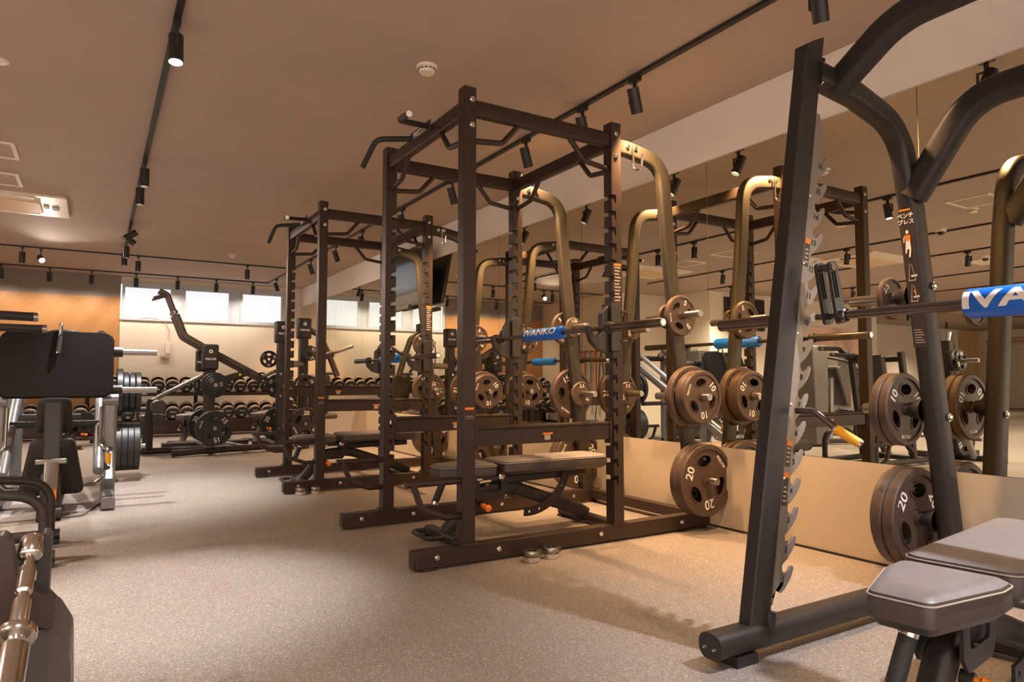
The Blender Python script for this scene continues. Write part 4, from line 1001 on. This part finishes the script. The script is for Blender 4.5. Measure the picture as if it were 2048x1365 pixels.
def twin_machine():
    t = thing('plate_loaded_press', 'dark twin tower press machine between the benches and the far rack', 'press machine', (2.5, 9.9, 0))
    for x, y, h in ((2.20, 9.75, 1.50), (2.56, 10.0, 1.58)):
        MB().sweep([(x, y, .06), (x, y, h)], rrect(.14, .12, .02), (1,0,0)).build('tower', M['frame2'], t)
        badge(t, x, y-.01, h-.02, .20, .30)
        for z in (.3, .75, 1.05): bolt(t, (x-.02, y-.07, z), (0,-1,0), .012)
    MB().sweep([(2.0, 9.62, .05), (2.35, 9.62, .05)], rrect(.09, .08, .03)).build('base_tube', M['frame2'], t)
    MB().sweep([(2.0, 10.6, .05), (3.0, 10.6, .05)], rrect(.09, .08, .03)).build('base_tube', M['frame2'], t)
    MB().sweep([(2.20, 9.6, .05), (2.20, 10.6, .05)], rrect(.09, .08, .03)).sweep([(2.56, 9.75, .05), (2.56, 10.6, .05)], rrect(.09, .08, .03)).build('base_rail', M['frame2'], t)
    MB().sweep(fillet([(2.60, 10.0, 1.72), (2.78, 9.95, 1.62), (2.90, 9.9, 1.35), (3.02, 9.85, 1.02)], .15), rrect(.08, .09, .03), (0,1,0)).build('press_arm', M['frame2'], t)
    MB().tube([(2.82, 9.78, 1.06), (3.02, 9.85, 1.06)], .02).build('grip', M['rubber'], t)
    MB().cyl((2.24, 9.72, 1.18), (2.52, 9.95, 1.20), .045).build('link_arm', M['silver'], t)
    o = MB().cyl((2.83, 9.9, 1.32), (2.96, 9.9, 1.36), .06).build('weight_horn', M['blackp'], t)
    MB().cyl((2.94, 9.9, 1.35), (3.20, 9.7, 1.46), .024).build('sleeve', M['steel'], o)
    o = MB().cyl((2.56, 9.94, 1.34), (2.56, 9.90, 1.34), .05).build('weight_horn', M['blackp'], t)
    MB().cyl((2.56, 9.90, 1.34), (2.70, 9.60, 1.38), .024).build('sleeve', M['steel'], o)
    MB().tube(fillet([(2.56, 9.9, .9), (2.9, 9.9, .95), (2.6, 9.85, 1.45)], .1), .022).build('brace', M['frame2'], t)
    for x, y in ((2.20, 9.69), (2.56, 9.94)):
        for z in (.35, .88):
            MB().cyl((x, y, z), (x, y-.16, z), .025).build('storage_sleeve', M['steel'], t)
            MB().cyl((x, y+.12, z), (x, y+.26, z), .025).build('storage_sleeve', M['steel'], t)
    MB().cbox((2.85, 10.2, .75), (.30, .09, .6), Matrix.Rotation(math.radians(12), 3, 'X')).build('back_pad', M['pad'], t, bevel=.03)
    MB().cbox((2.85, 9.95, .45), (.32, .40, .08)).build('seat_pad', M['pad'], t, bevel=.03)
    MB().bar([(2.85, 10.0, .06), (2.85, 10.0, .43)], .08, .08, (1,0,0)).build('seat_column', M['frame2'], t)
twin_machine()
gt = 'plates on the twin tower press'
for kg, x, y, z, lab, sp_, R in (('2.5', 2.61, 9.82, 1.35, 'small black 2.5 kg plate on the right tower of the twin tower press', 20, .11), ('10', 2.08, 9.98, 1.26, 'black plate at shoulder height behind the left tower of the press', 0, .12),
        ('10', 2.20, 9.96, .88, 'black 10 kg plate at waist height on the left tower of the press', 120, None), ('20', 2.20, 9.95, .35, 'black 20 kg plate low on the left tower of the press', 125, None),
        ('15', 2.56, 9.86, .35, 'black 15 kg plate low on the right tower of the press', 0, .22), ('20', 2.56, 9.80, .35, 'black 20 kg plate outermost on the right tower of the press', 60, None),
        ('10', 2.56, 9.86, .88, 'black 10 kg plate at waist height on the right tower of the press', 10, None)):
    plate(kg, (x, y, z), (0,-1,0), lab, sp_, True, gt, R)

# ------------------------------------------------------------------ machine at the left edge (rollers high, bent loops low)
def row_machine():
    t = thing('chest_supported_row', 'dark machine at the left edge with black rollers and bent floor loops', 'row machine', (-.9, 4.6, 0))
    for y in (4.28, 4.88):
        MB().sweep(fillet([(-.20, y, .07), (-.20, y, .36), (-.62, y, .40), (-.95, y, .12)], [0, .16, .2, 0]), rrect(.05, .06, .024), (0,1,0)).build('floor_loop', M['frame2'], t)
        MB().sweep([(-1.5, y, .05), (-.15, y, .05)], rrect(.07, .06, .025)).box(-.24, -.15, y-.05, y+.05, 0, .03).build('base_tube', M['frame2'], t)
        MB().sweep([(-.95, y, .08), (-.75, y, 1.28)], rrect(.06, .08, .02), (1,0,0)).build('leaning_post', M['frame2'], t)
        MB().sweep([(-1.40, y, .08), (-.82, y, 1.0)], rrect(.05, .07, .02), (1,0,0)).build('rear_strut', M['frame2'], t)
    MB().sweep([(-1.2, 4.28, .05), (-1.2, 4.88, .05)], rrect(.07, .06, .02)).sweep([(-.78, 4.28, 1.20), (-.78, 4.88, 1.20)], rrect(.07, .06, .02)).build('cross_tube', M['frame2'], t)
    for (a, b) in (((-.70, 5.0, 1.345), (-.325, 4.98, 1.335)), ((-.62, 4.80, 1.255), (-.27, 4.80, 1.255))):
        o = MB().cyl(a, b, .027 if a[2] > 1.3 else .022).build('roller', M['rubber'], t)
        MB().cyl(b, V(b)+V((.022, 0, 0)), .029 if a[2] > 1.3 else .0235).build('end_cap', M['steel'], o)
        MB().bar([(-.75, a[1]-.1, 1.22), (a[0], a[1], a[2])], .04, .05).build('roller_arm', M['frame2'], t)
    MB().cbox((-.70, 4.58, 1.05), (.10, .30, .42), Matrix.Rotation(math.radians(12), 3, 'Y')).build('chest_pad', M['pad'], t, bevel=.03)
    MB().box(-1.15, -.82, 4.42, 4.74, .55, .63).build('seat_pad', M['pad'], t, bevel=.03)
row_machine()

# ------------------------------------------------------------------ machine in the lower left foreground (chrome post and dark shrouds)
def ab_machine():
    t = thing('chrome_post_machine', 'dark machine with a bright chrome post cut by the lower left corner', 'exercise machine', (-.3, 1.6, 0))
    A, B = V((-.115, 2.0, .575)), V((-.127, 1.70, .375))
    d = (B-A).normalized()
    MB().lathe([(.0, 0), (.022, 0), (.025, .005), (.025, .05), (.020, .057), (.012, .06)], A, d).build('post_head', M['chrome'], t)
    MB().lathe([(.012, .058), (.012, .09), (.017, .094), (.017, .16), (.012, .166), (.012, .18), (.018, .185), (.018, .30), (.012, .31)], A, d).build('chrome_post', M['chrome'], t)
    MB().lathe([(.018, 0), (.036, 0), (.038, .004), (.038, .018), (.036, .022), (.018, .022), (.018, 0)], A+d*.262, d).build('clamp_ring', M['chrome'], t)
    MB().lathe([(.0, 0), (.026, 0), (.029, .006), (.029, .25), (0, .25)], A+d*.30, d).build('post_sleeve', M['chrome'], t)
    def blade(pts, y0, y1, name, m, r=.02):
        mt = Matrix(((1,0,0,0), (0,0,-1,y1), (0,1,0,0), (0,0,0,1)))
        MB().prism([rpoly(pts, r, 6)], 0, y1-y0, mt).build(name, m, t, bevel=.006)
    blade([(-.112, .40), (-.080, .40), (-.078, .575), (-.098, .585)], 2.02, 2.10, 'side_shroud', M['frame2'], .012)
    blade([(-.135, .40), (-.072, .36), (-.062, .415), (-.085, .445), (-.12, .47)], 1.97, 2.07, 'joint_cover', M['frame'], .015)
    blade([(-.13, .37), (-.07, .365), (-.030, .29), (-.022, .02), (-.14, .02)], 1.98, 2.30, 'foot_cover', M['pad'], .06)
    blade([(-.30, .50), (-.16, .62), (-.125, .42), (-.145, .02), (-.30, .02)], 1.95, 2.02, 'inner_shroud', M['frame'], .03)
    MB().box(-.80, -.32, 1.6, 2.1, .40, .47).build('seat_pad', M['pad'], t, bevel=.03)
    MB().box(-.55, -.30, 1.4, 2.5, .0, .10).build('base', M['frame2'], t, bevel=.01)
    MB().bar([(-.42, 1.7, .08), (-.42, 1.7, .42)], .09, .09, (1,0,0)).build('seat_column', M['frame2'], t)
    MB().sweep(fillet([(-.40, 2.42, .05), (-.40, 2.5, .50), (-.55, 2.5, .62), (-.8, 2.5, .4)], .15), rrect(.05, .05, .02), (0,1,0)).build('bent_tube', M['frame2'], t)
ab_machine()

# ------------------------------------------------------------------ things seen only in the mirror
def selectorized(x, y, rz, label, seat=True):
    t = thing('weight_stack_machine', label, 'weight machine', (x, y, 0), rz, 'weight stack machines seen in the mirror', world=False)
    MB().box(-.28, .28, .25, .50, .02, 1.48).build('stack_shroud', M['machine'], t, bevel=.03)
    MB().box(-.18, .18, .222, .25, .25, 1.25).build('stack_window', M['screen'], t)
    m = MB()
    for k in range(14): m.box(-.15, .15, .22, .234, .28+k*.045, .315+k*.045)
    m.build('weight_stack', M['plate2'], t)
    MB().box(-.05, .05, -.7, .25, .02, .09).box(-.35, .35, -.75, -.65, .0, .07).build('base', M['frame2'], t, bevel=.01)
    MB().box(-.20, .20, -.60, -.18, .45, .53).build('seat_pad', M['pad'], t, bevel=.03)
    MB().bar([(0, -.4, .08), (0, -.4, .46)], .08, .08, (1,0,0)).build('seat_column', M['frame2'], t)
    MB().cbox((0, -.10, .88), (.30, .09, .62), Matrix.Rotation(math.radians(-14), 3, 'X')).build('back_pad', M['pad'], t, bevel=.03)
    MB().bar([(0, .05, .08), (0, .0, 1.0)], .07, .07, (1,0,0)).build('back_post', M['silver'], t)
    MB().lathe([(.02, 0), (.03, .03), (.03, .06), (0, .065)], (.06, -.4, .35), (1,0,0), 14).build('pop_pin', M['orange'], t)
    for s in (-1, 1): MB().tube(fillet([(s*.25, .25, 1.3), (s*.42, .1, 1.25), (s*.42, -.35, 1.0)], .1), .02).build('press_arm', M['frame2'], t)
    MB().text('PRECOR', .05, plane_map((0, .2485, 1.38), (1,0,0), (0,0,1))).build('lettering', M['white'], t)
    return t
selectorized(-2.5, 6.3, math.radians(-70), 'grey weight stack machine seen in the mirror left of the toothed plate gap')
selectorized(-2.0, 8.3, math.radians(-90), 'grey weight stack machine seen in the mirror above the leg press seat')
selectorized(-4.6, 7.2, math.radians(-60), 'weight stack machine seen in the mirror beyond the nearer ones')
def plate_tower(x, y, label):
    t = thing('plate_loaded_tower', label, 'plate tower', (x, y, 0))
    MB().bar([(x, y, .06), (x, y, 1.45)], .12, .10, (1,0,0)).build('tower', M['frame2'], t)
    MB().box(x-.6, x+.5, y-.05, y+.05, 0, .08).box(x-.04, x+.04, y-.6, y+.5, 0, .07).build('base', M['frame2'], t, bevel=.01)
    MB().sweep(fillet([(x+.1, y-.3, .06), (x+.35, y-.35, .30), (x+.6, y-.4, .35)], .1), rrect(.06, .08, .02)).build('foot_arm', M['silver'], t)
    MB().sweep(fillet([(x, y, 1.35), (x-.5, y+.2, 1.6), (x-.8, y+.4, 1.1)], .2), rrect(.07, .07, .02)).build('lever_arm', M['frame2'], t)
    for z in (.26, .76, 1.20):
        for s in (-1, 1): MB().cyl((x, y+s*.05, z), (x, y+s*.35, z), .025).build('storage_sleeve', M['steel'], t)
plate_tower(-2.0, 4.4, 'plate loaded machine seen in the mirror beside the smith machine upright')
gm = 'plates seen in the mirror only'
for kg, z, k, lab in (('12', .26, 0, 'black 12 plate low in the mirror, inner'), ('12', .26, 1, 'black 12 plate low in the mirror, outer'), ('10', .76, 0, 'black plate at mid height in the mirror machine'),
                      ('2.5', 1.20, 0, 'small black plate high on the mirrored machine, inner'), ('2.5', 1.20, 1, 'small black plate high on the mirrored machine, outer')):
    plate(kg, (-2.0, 4.4-.10-.055*k, z), (0,-1,0), lab, 60*k, True, gm, .13 if kg == '2.5' else (.222 if kg == '12' else None))
# wall television
t = thing('television', 'wall television with a red lit corner seen in the mirror', 'television', (-4.7, YW, 2.3))
MB().box(-5.3, -4.1, YW-.07, YW-.001, 2.02, 2.70).build('screen_housing', M['blackp'], t, bevel=.004)
MB().box(-5.28, -4.12, YW-.073, YW-.07, 2.04, 2.68).build('screen', M['screen'], t)
MB().box(-4.32, -4.12, YW-.075, YW-.0735, 2.04, 2.14).build('red_caption', M['redscreen'], t)
# resistance bands on a stand
t = thing('band_rack', 'black stand for hanging resistance bands seen in the mirror', 'band rack', (-2.05, 11.8, 0))
MB().tube([(-1.98, 11.1, 1.58), (-1.98, 12.5, 1.58)], .012).build('rail', M['frame'], t)
for y in (11.15, 12.45):
    MB().tube([(-1.98, y, 1.58), (-1.80, y, 0.01)], .012).tube([(-1.98, y, 1.58), (-2.2, y, .01)], .012).build('leg', M['frame'], t)
for k in range(6):
    y = 11.35+k*.19
    m = MB().box(-1.97, -1.962, y-.035, y+.035, .75, 1.57).box(-1.998, -1.99, y-.035, y+.035, .75, 1.57).box(-1.998, -1.962, y-.035, y+.035, 1.593, 1.60)
    m.box(-1.998, -1.99, y-.035, y+.035, 1.57, 1.593).box(-1.97, -1.962, y-.035, y+.035, 1.57, 1.593)
    tag(m.build('resistance_band', M['bandg'] if k % 2 else M['band']), '%s resistance band hanging on the stand, %s from the windows' % ('grey' if k % 2 else 'brown', ['sixth', 'fifth', 'fourth', 'third', 'second', 'first'][k]), 'resistance band', 'hanging resistance bands')
# slatted wall, sign
m = MB()
for k in range(14): m.box(-20.9+k*.10, -20.84+k*.10, 12.52, 12.58, .05, 2.78)
o = m.build('slat_screen', M['slat']); tag(o, 'screen of upright oak slats far back in the mirror', 'slat screen')
t = thing('wall_sign', 'brown sign panel with pale lines of text far back in the mirror', 'sign', (-18.5, 12.59, 1.7))
MB().box(-19.2, -17.8, 12.55, 12.599, 1.2, 2.33).build('panel', M['greyw'], t)
m = MB()
for k in range(2): m.box(-19.1, -18.2-k*.1, 12.545, 12.549, 2.16-k*.12, 2.21-k*.12)
m.build('lettering', M['white'], t)
# mural figures on the far wall
m = MB().box(-8.9, -5.6, YW-.02, YW-.001, .5, 2.2)
tag(m.build('wall_poster', mat('pale_mural', (0.72, 0.50, 0.42), 0.7, var=.25, scale=2.5)), 'large pale pink mural on the far wall seen in the mirror', 'poster')

for o in list(bpy.data.objects):
    if '_o' in o: del o['_o']
